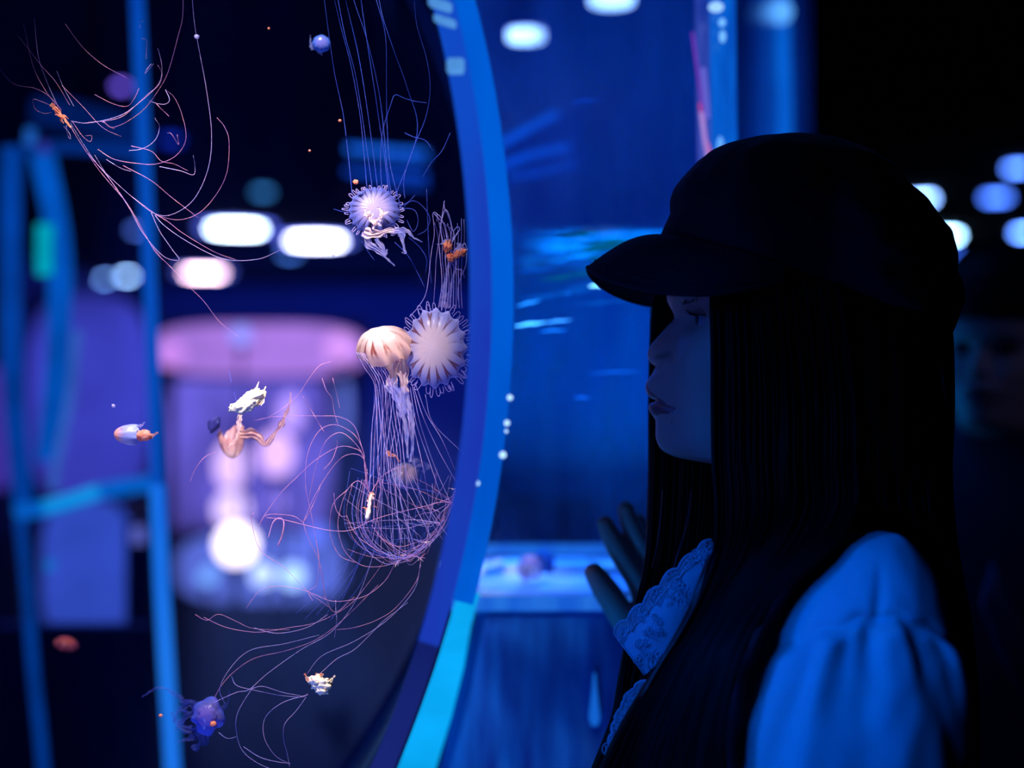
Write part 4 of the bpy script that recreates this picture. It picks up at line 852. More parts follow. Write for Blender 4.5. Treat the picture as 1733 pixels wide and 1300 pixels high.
def interp(tab, x):
    xs = [t[0] for t in tab]; ys = [t[1] for t in tab]
    return float(np.interp(x, xs, ys))
def smooth_profile(tab, m=8):
    c = cat(tab, m); return [(p[0], p[1]) for p in c]
PROF = smooth_profile([(400, 1165), (440, 1140), (480, 1130), (515, 1134), (537, 1141), (551, 1130), (564, 1119), (581, 1104), (590, 1098), (600, 1096), (608, 1098), (615, 1102), (620, 1109), (626, 1107), (634, 1103), (642, 1097), (650, 1093.5), (658, 1093), (667, 1096), (673, 1100), (678, 1106), (682, 1101), (687, 1098.5), (694, 1099), (700, 1102), (708, 1108), (714, 1110), (725, 1110), (738, 1110), (750, 1113), (760, 1119), (768, 1130), (774, 1146), (779, 1170), (784, 1198), (795, 1222), (830, 1240), (900, 1252)])
BASE = smooth_profile([(400, 1165), (440, 1143), (480, 1136), (515, 1142), (537, 1149), (560, 1146), (590, 1136), (620, 1124), (640, 1118), (660, 1115), (680, 1116), (700, 1118), (714, 1119), (738, 1121), (750, 1124), (760, 1130), (768, 1141), (774, 1155), (779, 1176), (784, 1200), (795, 1222), (830, 1240), (900, 1252)])
SIG = [(400, .05), (500, .03), (537, .0085), (565, .0085), (590, .0105), (610, .0115), (620, .011), (630, .014), (645, .021), (660, .025), (680, .027), (700, .022), (715, .02), (740, .024), (770, .03), (800, .04)]
HW = [(235, .0), (245, .030), (300, .062), (380, .074), (460, .078), (537, .0765), (580, .074), (620, .069), (660, .063), (700, .057), (740, .051), (765, .046), (784, .046), (810, .050), (900, .052)]
BACK = [(235, 1380), (245, 1430), (300, 1510), (380, 1560), (480, 1580), (560, 1575), (640, 1545), (700, 1500), (760, 1460), (830, 1435), (900, 1435)]
def head_mesh(Y, nz=230, nt=200):
    k = Y / FPX; b = MB(); ys = [242 + (900 - 242) * (i / nz) for i in range(nz + 1)]; R = []; mats = []
    ctr = np.array([0, 0])
    for py in ys:
        top = interp([(235, 1300), (250, 1255), (300, 1200), (350, 1178), (400, 1165)], py) if py < 400 else None
        bx_ = top if top is not None else interp(BASE, py); px_ = top if top is not None else interp(PROF, py)
        back = interp(BACK, py); hw = interp(HW, py); sg = interp(SIG, py)
        cx = (1330 if py < 780 else 1330) ; af = (cx - bx_) * k; ab = (back - cx) * k; row = []
        nose = (bx_ - px_) * k
        for i in range(nt):
            # denser at the front
            u = i / nt * 2 - 1; th = PI * (0.45 * u + 0.55 * u ** 3) if True else PI * u
            c, sn = math.cos(th), math.sin(th)
            ex = 0.86 if c > 0 else 1.0
            x = (af if c > 0 else ab) * math.copysign(abs(c) ** ex, c); y = hw * math.copysign(abs(sn) ** 0.92, sn)
            f = max(0.0, c)
            g = math.exp(-(abs(y) / sg) ** 2.6) * (1 if c > 0 else 0)
            x += nose * g
            dpy = lambda c0, w_: math.exp(-((py - c0) / w_) ** 2)
            dy_ = lambda c0, w_: math.exp(-((abs(y) - c0) / w_) ** 2)
            if c > 0:
                x += 0.0085 * dpy(611, 9) * dy_(.0135, .0052)          # nose wings
                x -= 0.004 * dpy(621, 3.5) * dy_(.007, .0035)            # nostrils
                x -= 0.0035 * dpy(606, 12) * dy_(.0215, .0035)         # groove round the wing
                x -= 0.011 * dpy(540, 20) * dy_(.030, .014)           # eye socket
                x += 0.003 * dpy(508, 12) * dy_(.028, .02)            # brow
                x += 0.004 * dpy(610, 38) * dy_(.042, .018)           # cheek
                x -= 0.0028 * dpy(678 + (abs(y) / .027) ** 2 * 14, 3.2) * (1 if abs(y) < .027 else math.exp(-((abs(y) - .027) / .003) ** 2))  # mouth line
                x -= 0.002 * dpy(690, 9) * dy_(.029, .005)
            row.append(Vector(((cx - 866.5) * k - x, Y - y, CZ + (650 - py) * k)))
        R.append(row)
    n = nt; vs = [p for r in R for p in r]; fs = []; mi = []
    for j in range(nz):
        for i in range(n):
            i2 = (i + 1) % n; fs.append((j * n + i, j * n + i2, (j + 1) * n + i2, (j + 1) * n + i))
            v = vs[j * n + i]; y = abs(v.y - Y); py = ys[j]; cl = 678 + (y / .027) ** 2 * 14
            x_front = (v.x / k + 866.5) < 1170
            up = 648 + max(0, (y - .004)) / .023 * 42; lo = 701 - (y / .026) ** 2 * 5
            mi.append(1 if (x_front and y < .026 and up < py < lo) else 0)
    b.add(vs, fs); b.m = mi
    b.f.append(tuple(range(n - 1, -1, -1))); b.m.append(0)
    return b

def eye_parts(par, Y, px=1172, py=541):
    k = Y / FPX
    for sgn in (-1, 1):
        c = Vector(((px - 866.5) * k + 0.0105, Y + sgn * 0.0305, CZ + (650 - py) * k))
        b = MB(); b.blob(c, (0.0118, 0.0118, 0.0118), 0, nu=28, nv=18); e = b.build('eye', M['eye'], par)
        b = MB(); R = []
        for r, d in ((0.0001, .0124), (0.003, .0122), (0.0055, .0112)):
            R.append([c + Vector((-d, r * math.cos(a), r * math.sin(a))) for a in [2 * PI * i / 20 for i in range(20)]])
        b.rings(R, cap=False); b.build('iris', M['iris'], e)
        b = MB(); R = []          # upper lid
        for t in np.linspace(0.15, 1.38, 10):
            R.append([c + 0.0128 * Vector((-math.sin(t) * math.cos(q), math.sin(q), math.cos(t) * math.cos(q) * 1.0 + 0.0)) for q in np.linspace(-1.35, 1.35, 20)])
        b.rings(R, cap=False, closed=False); b.build('eyelid', M['skin'], par)
        b = MB()
        for q in np.linspace(-1.1, 1.1, 18):
            p0 = c + 0.0129 * Vector((-math.sin(1.38) * math.cos(q), math.sin(q), math.cos(1.38) * math.cos(q)))
            d = Vector((-1, math.sin(q) * 0.6, 0.15)); b.tube([p0, p0 + d * 0.004, p0 + d * 0.007 + Vector((0, 0, 0.0025))], [0.00035, 0.00025, 0.00008], 4)
        b.build('eyelashes', M['lash'], par)
        b = MB(); n = 14
        for i in range(26):
            u = random.random(); yy = 0.014 + u * 0.034; p0 = Vector(((1139 - 866.5 + 22 * u * u + 6) * k, Y + sgn * yy, CZ + (650 - 511 - 6 * math.sin(u * 2.6)) * k + random.uniform(-.0015, .0015)))
            b.tube([p0, p0 + Vector((0.0006, sgn * 0.005, 0.0012))], [0.0004, 0.0001], 4)
        b.build('eyebrow', M['lash'], par)

def skinned(verts, edges, radii, voxel=None, sub=2):
    """skin modifier over a joint skeleton, evaluated to a mesh"""
    me = D.meshes.new('tmp'); me.from_pydata([tuple(v) for v in verts], edges, []); o = D.objects.new('tmp', me); col.objects.link(o)
    sk = o.modifiers.new('s', 'SKIN'); 
    for i, r in enumerate(radii):
        me.skin_vertices[0].data[i].radius = (r, r) if not isinstance(r, tuple) else r
    me.skin_vertices[0].data[0].use_root = True
    ss = o.modifiers.new('ss', 'SUBSURF'); ss.levels = sub; ss.render_levels = sub
    if voxel:
        rm = o.modifiers.new('r', 'REMESH'); rm.mode = 'VOXEL'; rm.voxel_size = voxel
        sm = o.modifiers.new('sm', 'SMOOTH'); sm.iterations = 4; sm.factor = 0.6
    dg = bpy.context.evaluated_depsgraph_get(); ev = o.evaluated_get(dg).to_mesh()
    vs = [v.co.copy() for v in ev.vertices]; fs = [tuple(p.vertices) for p in ev.polygons]
    D.objects.remove(o); D.meshes.remove(me); return vs, fs
def fuse(b, voxel, it=3):
    me = D.meshes.new('tmp'); me.from_pydata(b.v, [], b.f); o = D.objects.new('tmp', me); col.objects.link(o)
    rm = o.modifiers.new('r', 'REMESH'); rm.mode = 'VOXEL'; rm.voxel_size = voxel
    sm = o.modifiers.new('sm', 'SMOOTH'); sm.iterations = it; sm.factor = 0.6
    dg = bpy.context.evaluated_depsgraph_get(); ev = o.evaluated_get(dg).to_mesh()
    r = [v.co.copy() for v in ev.vertices], [tuple(p.vertices) for p in ev.polygons]
    D.objects.remove(o); D.meshes.remove(me)
    vs, fs = r; par = list(range(len(vs)))      # keep only the outer, largest piece
    def find(a):
        while par[a] != a: par[a] = par[par[a]]; a = par[a]
        return a
    for f in fs:
        a = find(f[0])
        for q in f[1:]: par[find(q)] = a
    roots = [find(i) for i in range(len(vs))]; best = np.bincount(roots).argmax(); keep = [i for i in range(len(vs)) if roots[i] == best]
    mp = {o_: n_ for n_, o_ in enumerate(keep)}
    return [vs[i] for i in keep], [tuple(mp[q] for q in f) for f in fs if f[0] in mp]
def capsule(b, pts, rad, n=14, m=6):
    pp = cat([tuple(p) + (r,) for p, r in zip(pts, rad)], m); v = [Vector(q[:3]) for q in pp]; r = [q[3] for q in pp]
    d0 = (v[0] - v[1]).normalized(); d1 = (v[-1] - v[-2]).normalized()
    pre = [(v[0] + d0 * r[0] * math.sin(a), r[0] * math.cos(a)) for a in (1.4, 1.0, 0.5)]; post_ = [(v[-1] + d1 * r[-1] * math.sin(a), r[-1] * math.cos(a)) for a in (0.5, 1.0, 1.4)]
    b.tube([q[0] for q in pre] + v + [q[0] for q in post_], [q[1] for q in pre] + r + [q[1] for q in post_], n)

def hand_right():
    """raised hand, palm towards the tank, fingers spread; joints placed in metres"""
    Y = 1.30; b = MB(); H = lambda x, y, dy=0: P(x, y, Y + dy)
    fingers = [([(1096, 1050), (1082, 992), (1054, 945), (1036, 912), (1024, 886)], [.0112, .0108, .0100, .0092, .0078], [0.0, -.002, -.004, -.005, -.004]),
               ([(1118, 1040), (1104, 975), (1084, 925), (1068, 890), (1059, 862)], [.0112, .0110, .0100, .0092, .0080], [.01, .008, .004, .002, .002]),
               ([(1140, 1040), (1128, 985), (1106, 935), (1090, 905), (1080, 880)], [.0098, .0094, .0086, .0078, .0068], [.02, .02, .016, .013, .012]),
               ([(1158, 1055), (1152, 1010), (1140, 970), (1130, 945), (1124, 925)], [.0092, .0086, .0078, .0070, .0062], [.028, .030, .028, .026, .024]),
               ([(1112, 1125), (1082, 1085), (1052, 1040), (1026, 1000), (1006, 970)], [.0160, .0148, .0132, .0122, .0098], [.0, -.008, -.012, -.014, -.014])]
    for pts, rd, dy in fingers: capsule(b, [H(x, y, d) for (x, y), d in zip(pts, dy)], rd)
    R = []
    for (xa, xb, y, th) in ((1092, 1150, 1150, .016), (1084, 1158, 1110, .016), (1082, 1168, 1075, .014), (1086, 1170, 1045, .012), (1092, 1165, 1022, .009)):
        A, B = H(xa, y, -.002), H(xb, y, .026); c = (A + B) / 2; a = (A - B) / 2; nn = Vector((a.y, -a.x, 0)).normalized()
        R.append([c + a * math.cos(t) + nn * th * math.sin(t) for t in [2 * PI * i / 24 for i in range(24)]])
    b.rings(R)
    capsule(b, [H(1120, 1120, .012), H(1118, 1160, .012), H(1150, 1260, .012), Vector((0.235, 1.305, 1.04)), Vector((0.262, 1.285, 1.00))], [.021, .021, .027, .036, .038])
    return b

def person_body(ox, oy, rot, near_arm=True, far_arm=True):
    """standing body, neck to feet, facing -x before rotation (metres)"""
    V = [(.0, 0, .93), (.0, 0, 1.05), (-.01, 0, 1.18), (.005, 0, 1.29), (0, 0, 1.37), (-.012, 0, 1.45),
         (.0, .09, .88), (.0, .09, .48), (.015, .09, .08), (-.10, .09, .035), (.0, -.09, .88), (.0, -.09, .48), (.015, -.09, .08), (-.10, -.09, .035)]
    E = [(0, 1), (1, 2), (2, 3), (3, 4), (4, 5), (0, 6), (6, 7), (7, 8), (8, 9), (0, 10), (10, 11), (11, 12), (12, 13)]
    Rr = [(.10, .13), (.085, .11), (.09, .12), (.075, .11), .048, .045, (.08, .08), .055, .036, .028, .08, .055, .036, .028]
    if near_arm:
        n = len(V); V += [(.01, -.135, 1.30), (.03, -.165, 1.04), (-.02, -.17, .82), (-.05, -.165, .75)]; E += [(3, n), (n, n + 1), (n + 1, n + 2), (n + 2, n + 3)]; Rr += [.045, .036, .025, .03]
    if far_arm:
        n = len(V); V += [(.01, .135, 1.30), (.0, .18, 1.15), (-.01, .175, 1.0)] if far_arm == 'up' else [(.01, .135, 1.30), (.03, .165, 1.04), (-.02, .17, .82), (-.05, .165, .75)]
        m_ = len(V) - n; E += [(3, n)] + [(n + i, n + i + 1) for i in range(m_ - 1)]; Rr += [.045, .038, .034] if m_ == 3 else [.045, .036, .025, .03]
    vs, fs = skinned(V, E, Rr, None, 2)
    Rm = Matrix.Rotation(rot, 3, 'Z')
    return [Rm @ v + Vector((ox, oy, 0)) for v in vs], fs

def curtain(par, L, R, n, m=26, r=0.0021, name='hair_lock', jy=0.006, jx=2.0, seed=1, taper=0.35, mat_='hair', lay=1, dl=0.005, flat=1.0):
    """a fall of hair made of strands that run between a left and a right edge; (px, py, Y) triples"""
    rnd = random.Random(seed); A = cat(L, m // (len(L) - 1) + 1); B = cat(R, m // (len(R) - 1) + 1)
    mlen = min(len(A), len(B)); A = [A[int(i * (len(A) - 1) / (mlen - 1))] for i in range(mlen)]; B = [B[int(i * (len(B) - 1) / (mlen - 1))] for i in range(mlen)]
    b = MB()
    for ly in range(lay):
        for i in range(n):
            u = (i + rnd.uniform(-.4, .4)) / (n - 1); u = min(1, max(0, u)); sd = rnd.uniform(0, 50); dY = rnd.uniform(-jy, jy) + ly * dl; rr = r * rnd.uniform(0.6, 1.4); pts = []; rad = []
            for q in range(mlen):
                t = q / (mlen - 1); p = A[q] * (1 - u) + B[q] * u
                p0 = P(p[0] + jx * 2 * noise.noise(Vector((sd, t * 3, 0))) * t * 2, p[1], p[2] + dY + 0.004 * noise.noise(Vector((sd, t * 4, 7)))); pts.append(p0); rad.append(rr * (1 - taper * t))
            b.tube(pts, rad, 5, flat=flat)
    return b.build(name, M[mat_], par)

woman = empty('person', (0.28, 1.12, 0), 'woman in profile with dark cap, long black hair and white puff sleeve, hand raised', 'person'); WORLD[woman.name] = Vector((0.28, 1.12, 0))
bd = head_mesh(1.12)
hb_ = hand_right()
pv, pf = person_body(0.285, 1.12, 0, True, 'up')
hb_.add(pv, pf)
fv, ff = fuse(hb_, 0.0021, 5)
bd.add(fv, ff, 0)
body = bd.build('body', [M['skin'], M['lip']], woman)
eye_parts(woman, 1.12)
b = MB(); b.blob(P(1138, 714, 1.0973), (0.0011, 0.0009, 0.0011), 0, nu=10, nv=8); b.build('mole', M['lash'], woman)
# pinafore and skirt
rows = [(1262, 880, 1400, 870, .055, 1.12), (1235, 930, 1450, 905, .085, 1.12), (1190, 1000, 1545, 960, .135, 1.12), (1150, 1100, 1590, 1080, .15, 1.12), (1135, 1200, 1595, 1200, .148, 1.12), (1160, 1350, 1585, 1350, .135, 1.12), (1180, 1520, 1570, 1520, .125, 1.12), (1150, 1700, 1620, 1700, .16, 1.12), (1080, 2100, 1700, 2100, .21, 1.12), (1020, 2600, 1760, 2600, .25, 1.12), (990, 3000, 1800, 3000, .27, 1.12)]
def folds(v, th, t):
    return v + Vector((math.cos(th) * -1, -math.sin(th), 0)) * (0.006 * max(0, t - 0.45) * math.sin(th * 14) * 2)
b = MB(); b.rings(sil_rings(rows, 8, 72, folds)); b.build('pinafore_dress', M['dress'], woman)
for dy in (-.09, .09):
    b = MB(); R = []
    for (xa, xb, w_, z) in ((.125, .345, .042, .0), (.12, .348, .045, .018), (.135, .34, .042, .04), (.20, .335, .038, .065), (.25, .33, .035, .09)):
        R.append([(.0 + (xa + xb) / 2 + (xb - xa) / 2 * math.cos(t), 1.12 + dy + w_ * math.sin(t), z) for t in [2 * PI * i / 28 for i in range(28)]])
    b.rings(R); b.build('shoe', M['dress'], woman)
# puff sleeve of the near arm: yoke, gathered seam, soft pleats
def sleeve_mesh(flipY=False, Yc=0.955):
    rows = [(1455, 902, 1500, 900, .010, Yc + .03), (1405, 925, 1532, 912, .045, Yc + .02), (1345, 985, 1575, 970, .066, Yc + .008), (1298, 1060, 1604, 1060, .074, Yc), (1266, 1130, 1622, 1140, .080, Yc - .004), (1246, 1210, 1631, 1220, .084, Yc - .006), (1236, 1300, 1632, 1310, .084, Yc - .006), (1238, 1400, 1620, 1400, .080, Yc), (1270, 1480, 1590, 1480, .066, Yc), (1330, 1540, 1540, 1540, .045, Yc)]
    R = []; rr = cat(rows, 14); n = 180
    for fx, fy, bx_, by_, wd, Y in rr:
        F = P(fx, fy, Y); B = P(bx_, by_, Y); c = (F + B) / 2; a = (F - B) / 2; row = []; pyc = (fy + by_) / 2
        for i in range(n):
            th = 2 * PI * i / n; ct, st = math.cos(th), math.sin(th); dirv = (a.normalized() * ct + Vector((0, -1, 0)) * st)
            px = (fx + bx_) / 2 + (fx - bx_) / 2 * ct
            seam = 1018 + ((px - 1445) / 118.0) ** 2 * 46 + 4 * math.sin(px * 0.11)
            d = pyc - seam
            sfac = max(0.0, min(1.0, d / 22.0)); sfac = sfac * sfac * (3 - 2 * sfac)
            lift = 0.0065 * sfac * math.exp(-max(0, d) / 260)
            groove = -0.0045 * math.exp(-(d / 7.0) ** 2)
            ang = (px - 1440) / (70 + max(d, 0) * 0.5)
            pl = (math.sin(ang * 7.0 + 0.9 * noise.noise(Vector((px * 0.012, 0, 0))) * 3) * 0.0050 + math.sin(ang * 15 + 1.0) * 0.0017) * sfac * math.exp(-max(0, d) / 190)
            cr = 0.0045 * noise.fractal(Vector((px * 0.008, pyc * 0.004, 2.0)), 0.9, 2, 3)
            yk = -0.003 * math.exp(-((px - 1440 - (1018 - pyc) * 0.18) / 10.0) ** 2) * (1 - sfac) * max(0, min(1, (pyc - 925) / 30))
            v = c + a * ct + Vector((0, -1, 0)) * wd * st
            edge = 0.35 + 0.65 * max(0, abs(st))
            if flipY: v.y = 2 * 1.12 - v.y; dirv.y = -dirv.y
            row.append(v + dirv * (lift + groove + pl + cr + yk) * edge)
        R.append(row)
    b = MB(); b.rings(R); return b
sleeve_mesh().build('puff_sleeve', M['white'], woman)
sleeve_mesh(True).build('puff_sleeve', M['white'], woman)

# lace collar and lace placket: net, corded scallops, embroidered sprigs
ml, nt, out = newmat('lace_net')
pr = N(nt, 'ShaderNodeBsdfPrincipled'); pr.inputs['Base Color'].default_value = s(215, 222, 235); pr.inputs['Roughness'].default_value = 0.8
tl = N(nt, 'ShaderNodeBsdfTranslucent'); tl.inputs[0].default_value = s(215, 222, 235)
ms = N(nt, 'ShaderNodeMixShader'); ms.inputs[0].default_value = 0.2; nt.links.new(pr.outputs[0], ms.inputs[1]); nt.links.new(tl.outputs[0], ms.inputs[2])
tc = N(nt, 'ShaderNodeTexCoord'); vo = N(nt, 'ShaderNodeTexVoronoi'); vo.feature = 'DISTANCE_TO_EDGE'; vo.inputs['Scale'].default_value = 900; vo.inputs['Randomness'].default_value = 0.25
nt.links.new(tc.outputs['Object'], vo.inputs[0]); lt = N(nt, 'ShaderNodeMath', operation='GREATER_THAN'); lt.inputs[1].default_value = 0.13; nt.links.new(vo.outputs[0], lt.inputs[0])
tr = N(nt, 'ShaderNodeBsdfTransparent'); mx = N(nt, 'ShaderNodeMixShader'); nt.links.new(lt.outputs[0], mx.inputs[0]); nt.links.new(ms.outputs[0], mx.inputs[1]); nt.links.new(tr.outputs[0], mx.inputs[2]); nt.links.new(mx.outputs[0], out.inputs[0])
M['net'] = ml
M['lace'] = solid('lace_cloth', s(215, 222, 235), 0.85, 0.2, 0.1, 700, bm=0.5, bd=0.0006)
def lace(O, I, nsc, amp, name, netw=0.3, sprigs=40, seed=1, dep=1):
    """O: outer (scalloped) edge, I: inner edge, as (px, py, Y)"""
    ns_, nw = nsc * 12, 10; A = cat(O, 12); B = cat(I, 12)
    g = lambda T, u: np.array([np.interp(u * (len(T) - 1), range(len(T)), [t[c] for t in T]) for c in range(3)])
    def pt(u, v, dz=0.0):
        o_, i_ = g(A, u), g(B, u); w_ = amp * abs(math.sin(PI * u * nsc)) ** 0.7; d = (o_ - i_); L_ = np.linalg.norm(d[:2]) + 1e-6
        q = i_ + d * v + d / L_ * w_ * v; return P(q[0], q[1], q[2] - 0.0035 * math.sin(v * PI) * dep + dz + 0.0015 * math.sin(u * 9 + v * 2))
    root = None
    R = [[pt(u, v) for v in np.linspace(0, 1 - netw, nw)] for u in np.linspace(0, 1, ns_ + 1)]
    R2 = [[r_[-1] + (pt(u, v) - r_[-1]) * 1.0 for v in np.linspace(1 - netw, 1, 6)] for r_, u in zip(R, np.linspace(0, 1, ns_ + 1))]
    b = MB(); b.rings(R, cap=False, closed=False); root = b.build(name, M['lace'], woman)
    b = MB(); b.rings(R2, cap=False, closed=False); b.build('net_border', M['net'], root)
    b = MB(); kk = 1.04 / FPX
    b.tube([pt(u, 1.0, -0.0004) for u in np.linspace(0, 1, ns_ * 2)], 1.9 * kk, 6)
    for vv, am in ((1 - netw, 1.3),):
        b.tube([pt(u, vv + 0.07 * abs(math.sin(PI * (u * nsc + 0.5))), -0.0006) for u in np.linspace(0, 1, ns_ * 2)], am * kk, 6)
    b.tube([pt(0, v, -0.0004) for v in np.linspace(0, 1, 20)], 1.5 * kk, 6)
    b.build('cord', M['lace'], root)
    b = MB(); rnd = random.Random(seed)
    for i in range(sprigs):
        u, v = rnd.uniform(0.02, 0.98), rnd.uniform(0.05, 0.95); c = pt(u, v, -0.001); rr = rnd.uniform(2.2, 5) * kk; m_ = rnd.choice((4, 5, 6)); ph = rnd.uniform(0, 6)
        for q in range(m_):
            a = ph + 2 * PI * q / m_; b.blob(c + Vector((math.cos(a) * rr, 0, math.sin(a) * rr)), (rr * 0.55, 0.0006, rr * 0.55), 0, nu=8, nv=5)
        w0 = [c + Vector((math.cos(ph + t) * rr * (1.6 + t * 0.25), -0.0002, math.sin(ph + t) * rr * (1.6 + t * 0.25))) for t in np.linspace(0, 4.5, 12)]; b.tube(w0, 0.9 * kk, 4)
    b.build('embroidery', M['lace'], root); return root
lace([(1040, 1074, 1.045), (1068, 1046, 1.04), (1100, 1012, 1.035), (1135, 975, 1.03), (1172, 943, 1.03), (1205, 915, 1.035)], [(1092, 1143, 1.04), (1112, 1122, 1.036), (1135, 1090, 1.03), (1160, 1050, 1.028), (1190, 1010, 1.028), (1225, 965, 1.035)], 6, 9, 'lace_collar', 0.26, 46, 3)
lace([(1086, 1152, 1.045), (1066, 1176, 1.04), (1046, 1210, 1.04), (1034, 1250, 1.04), (1026, 1290, 1.04), (1020, 1330, 1.04)], [(1112, 1150, 1.04), (1094, 1180, 1.036), (1074, 1215, 1.036), (1058, 1255, 1.036), (1046, 1292, 1.036), (1036, 1335, 1.036)], 9, 4, 'lace_placket', 0.5, 18, 5, 0.3)

# hair: a close mass over the skull, then falls of strands
hm = sil_rings([(1215, 400, 1560, 400, .080, 1.12), (1205, 470, 1585, 470, .086, 1.12), (1235, 560, 1597, 580, .088, 1.12), (1240, 700, 1600, 700, .086, 1.12), (1250, 800, 1598, 800, .084, 1.12), (1262, 900, 1605, 900, .09, 1.125), (1300, 1000, 1622, 1000, .09, 1.14), (1350, 1150, 1640, 1150, .09, 1.15), (1350, 1400, 1640, 1400, .08, 1.15)], 8, 96, lambda v, th, t: v + Vector((-math.cos(th), -math.sin(th), 0)) * 0.0022 * (math.sin(th * 31) + math.sin(th * 53 + 2 * t)))
b = MB(); b.rings(hm); hroot = b.build('hair', M['hair'], woman)
nearL = [(1212, 430, 1.06), (1205, 500, 1.055), (1207, 600, 1.05), (1207, 700, 1.045), (1208, 780, 1.04), (1213, 870, 1.03), (1208, 935, 1.018), (1180, 1010, 1.008), (1140, 1085, 1.0), (1093, 1160, .998), (1055, 1225, .998), (1018, 1300, 1.0), (985, 1380, 1.0)]
nearR = [(1410, 430, 1.045), (1425, 500, 1.03), (1440, 600, 1.03), (1450, 700, 1.03), (1450, 780, 1.02), (1450, 860, .985), (1400, 930, .935), (1310, 1012, .92), (1264, 1085, .905), (1240, 1160, .90), (1228, 1225, .90), (1221, 1300, .90), (1215, 1380, .90)]
curtain(hroot, nearL, nearR, 210, 48, 0.0017, seed=3, lay=2, jy=.0035, dl=.006, jx=1.6)
backR = [(1580, 430, 1.10), (1592, 500, 1.10), (1598, 600, 1.10), (1600, 700, 1.09), (1600, 780, 1.08), (1600, 860, 1.06), (1612, 930, 1.06), (1632, 1012, 1.06), (1645, 1085, 1.05), (1650, 1160, 1.05), (1652, 1225, 1.05), (1652, 1300, 1.05), (1650, 1380, 1.05)]
backL = [(1405, 430, 1.045), (1420, 500, 1.03), (1430, 600, 1.028), (1440, 700, 1.03), (1445, 780, 1.02), (1450, 850, 1.0), (1500, 905, 1.02), (1540, 1012, 1.06), (1560, 1085, 1.06), (1560, 1160, 1.06), (1560, 1225, 1.06), (1560, 1300, 1.06), (1560, 1380, 1.06)]
curtain(hroot, backL, backR, 100, 40, 0.0024, seed=4, lay=2, jy=.0035, dl=.008)
farL = [(1150, 430, 1.18), (1110, 505, 1.185), (1103, 580, 1.185), (1101, 680, 1.18), (1101, 780, 1.17), (1098, 880, 1.15), (1092, 960, 1.13), (1075, 1030, 1.10), (1060, 1090, 1.075), (1050, 1150, 1.06), (1040, 1210, 1.05), (1022, 1260, 1.05), (998, 1320, 1.05), (975, 1400, 1.05)]
farR = [(1300, 430, 1.18), (1300, 505, 1.19), (1300, 580, 1.19), (1300, 680, 1.18), (1300, 780, 1.17), (1290, 880, 1.14), (1270, 960, 1.11), (1240, 1030, 1.085), (1215, 1090, 1.07), (1190, 1150, 1.06), (1160, 1210, 1.05), (1130, 1260, 1.05), (1100, 1320, 1.05), (1080, 1400, 1.05)]
curtain(hroot, farL, farR, 190, 44, 0.0017, seed=5, lay=2, jy=.0035, dl=.005, jx=1.5)
# a few separate strands, hair highlights put into their lighter, glossier colour
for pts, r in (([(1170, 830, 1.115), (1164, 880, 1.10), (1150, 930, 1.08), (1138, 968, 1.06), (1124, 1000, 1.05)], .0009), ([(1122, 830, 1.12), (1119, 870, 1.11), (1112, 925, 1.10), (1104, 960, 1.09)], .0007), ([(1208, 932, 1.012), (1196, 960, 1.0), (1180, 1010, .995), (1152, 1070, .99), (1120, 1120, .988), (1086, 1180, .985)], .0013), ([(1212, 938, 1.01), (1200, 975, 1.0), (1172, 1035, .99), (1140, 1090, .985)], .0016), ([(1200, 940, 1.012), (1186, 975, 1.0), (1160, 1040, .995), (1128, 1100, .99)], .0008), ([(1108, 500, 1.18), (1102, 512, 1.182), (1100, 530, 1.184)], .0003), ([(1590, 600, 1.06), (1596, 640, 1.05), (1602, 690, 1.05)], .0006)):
    b = MB(); b.tube([P(*q) for q in cat(pts, 6)], r, 6); b.build('loose_strand', M['hair_highlight'], hroot)

# the cap: crown of eight panels, band, stiff brim, button
cap = empty('cap', P(1380, 480, 1.12), 'dark woollen baker boy cap with a short stiff brim, worn by the woman in profile', 'cap'); WORLD[cap.name] = P(1380, 480, 1.12)
rows = [(1155, 404, 1585, 580, .092, 1.12), (1138, 372, 1606, 566, .101, 1.12), (1133, 346, 1614, 520, .108, 1.12), (1138, 322, 1611, 472, .112, 1.12), (1158, 296, 1596, 412, .110, 1.12), (1188, 268, 1566, 355, .100, 1.12), (1232, 248, 1518, 303, .083, 1.12), (1290, 236, 1450, 260, .054, 1.12), (1335, 233, 1400, 241, .025, 1.12), (1358, 232.5, 1372, 234, .006, 1.12)]
def capfn(v, th, t):
    d = Vector((-math.cos(th), -math.sin(th), 0.2)); seam = abs(math.cos(th * 4 + 0.4)) ** 14
    w_ = noise.fractal(Vector((v.x * 16, v.y * 12, v.z * 24)), 0.8, 2, 3)
    return v + d * (-0.0022 * seam * math.sin(PI * min(1, t * 1.1)) + 0.0058 * w_ * (1 - t * 0.5) * (0.25 if abs(math.sin(th)) < 0.25 else 1))
b = MB(); b.rings(sil_rings(rows, 12, 128, capfn)); b.build('crown', M['cap'], cap)
rows = [(1118, 398, 1592, 566, .088, 1.12), (1124, 384, 1598, 556, .090, 1.12), (1134, 362, 1604, 542, .093, 1.12), (1142, 345, 1604, 530, .095, 1.12)]
b = MB(); b.rings(sil_rings(rows, 6, 96)); b.build('band', M['cap'], cap)
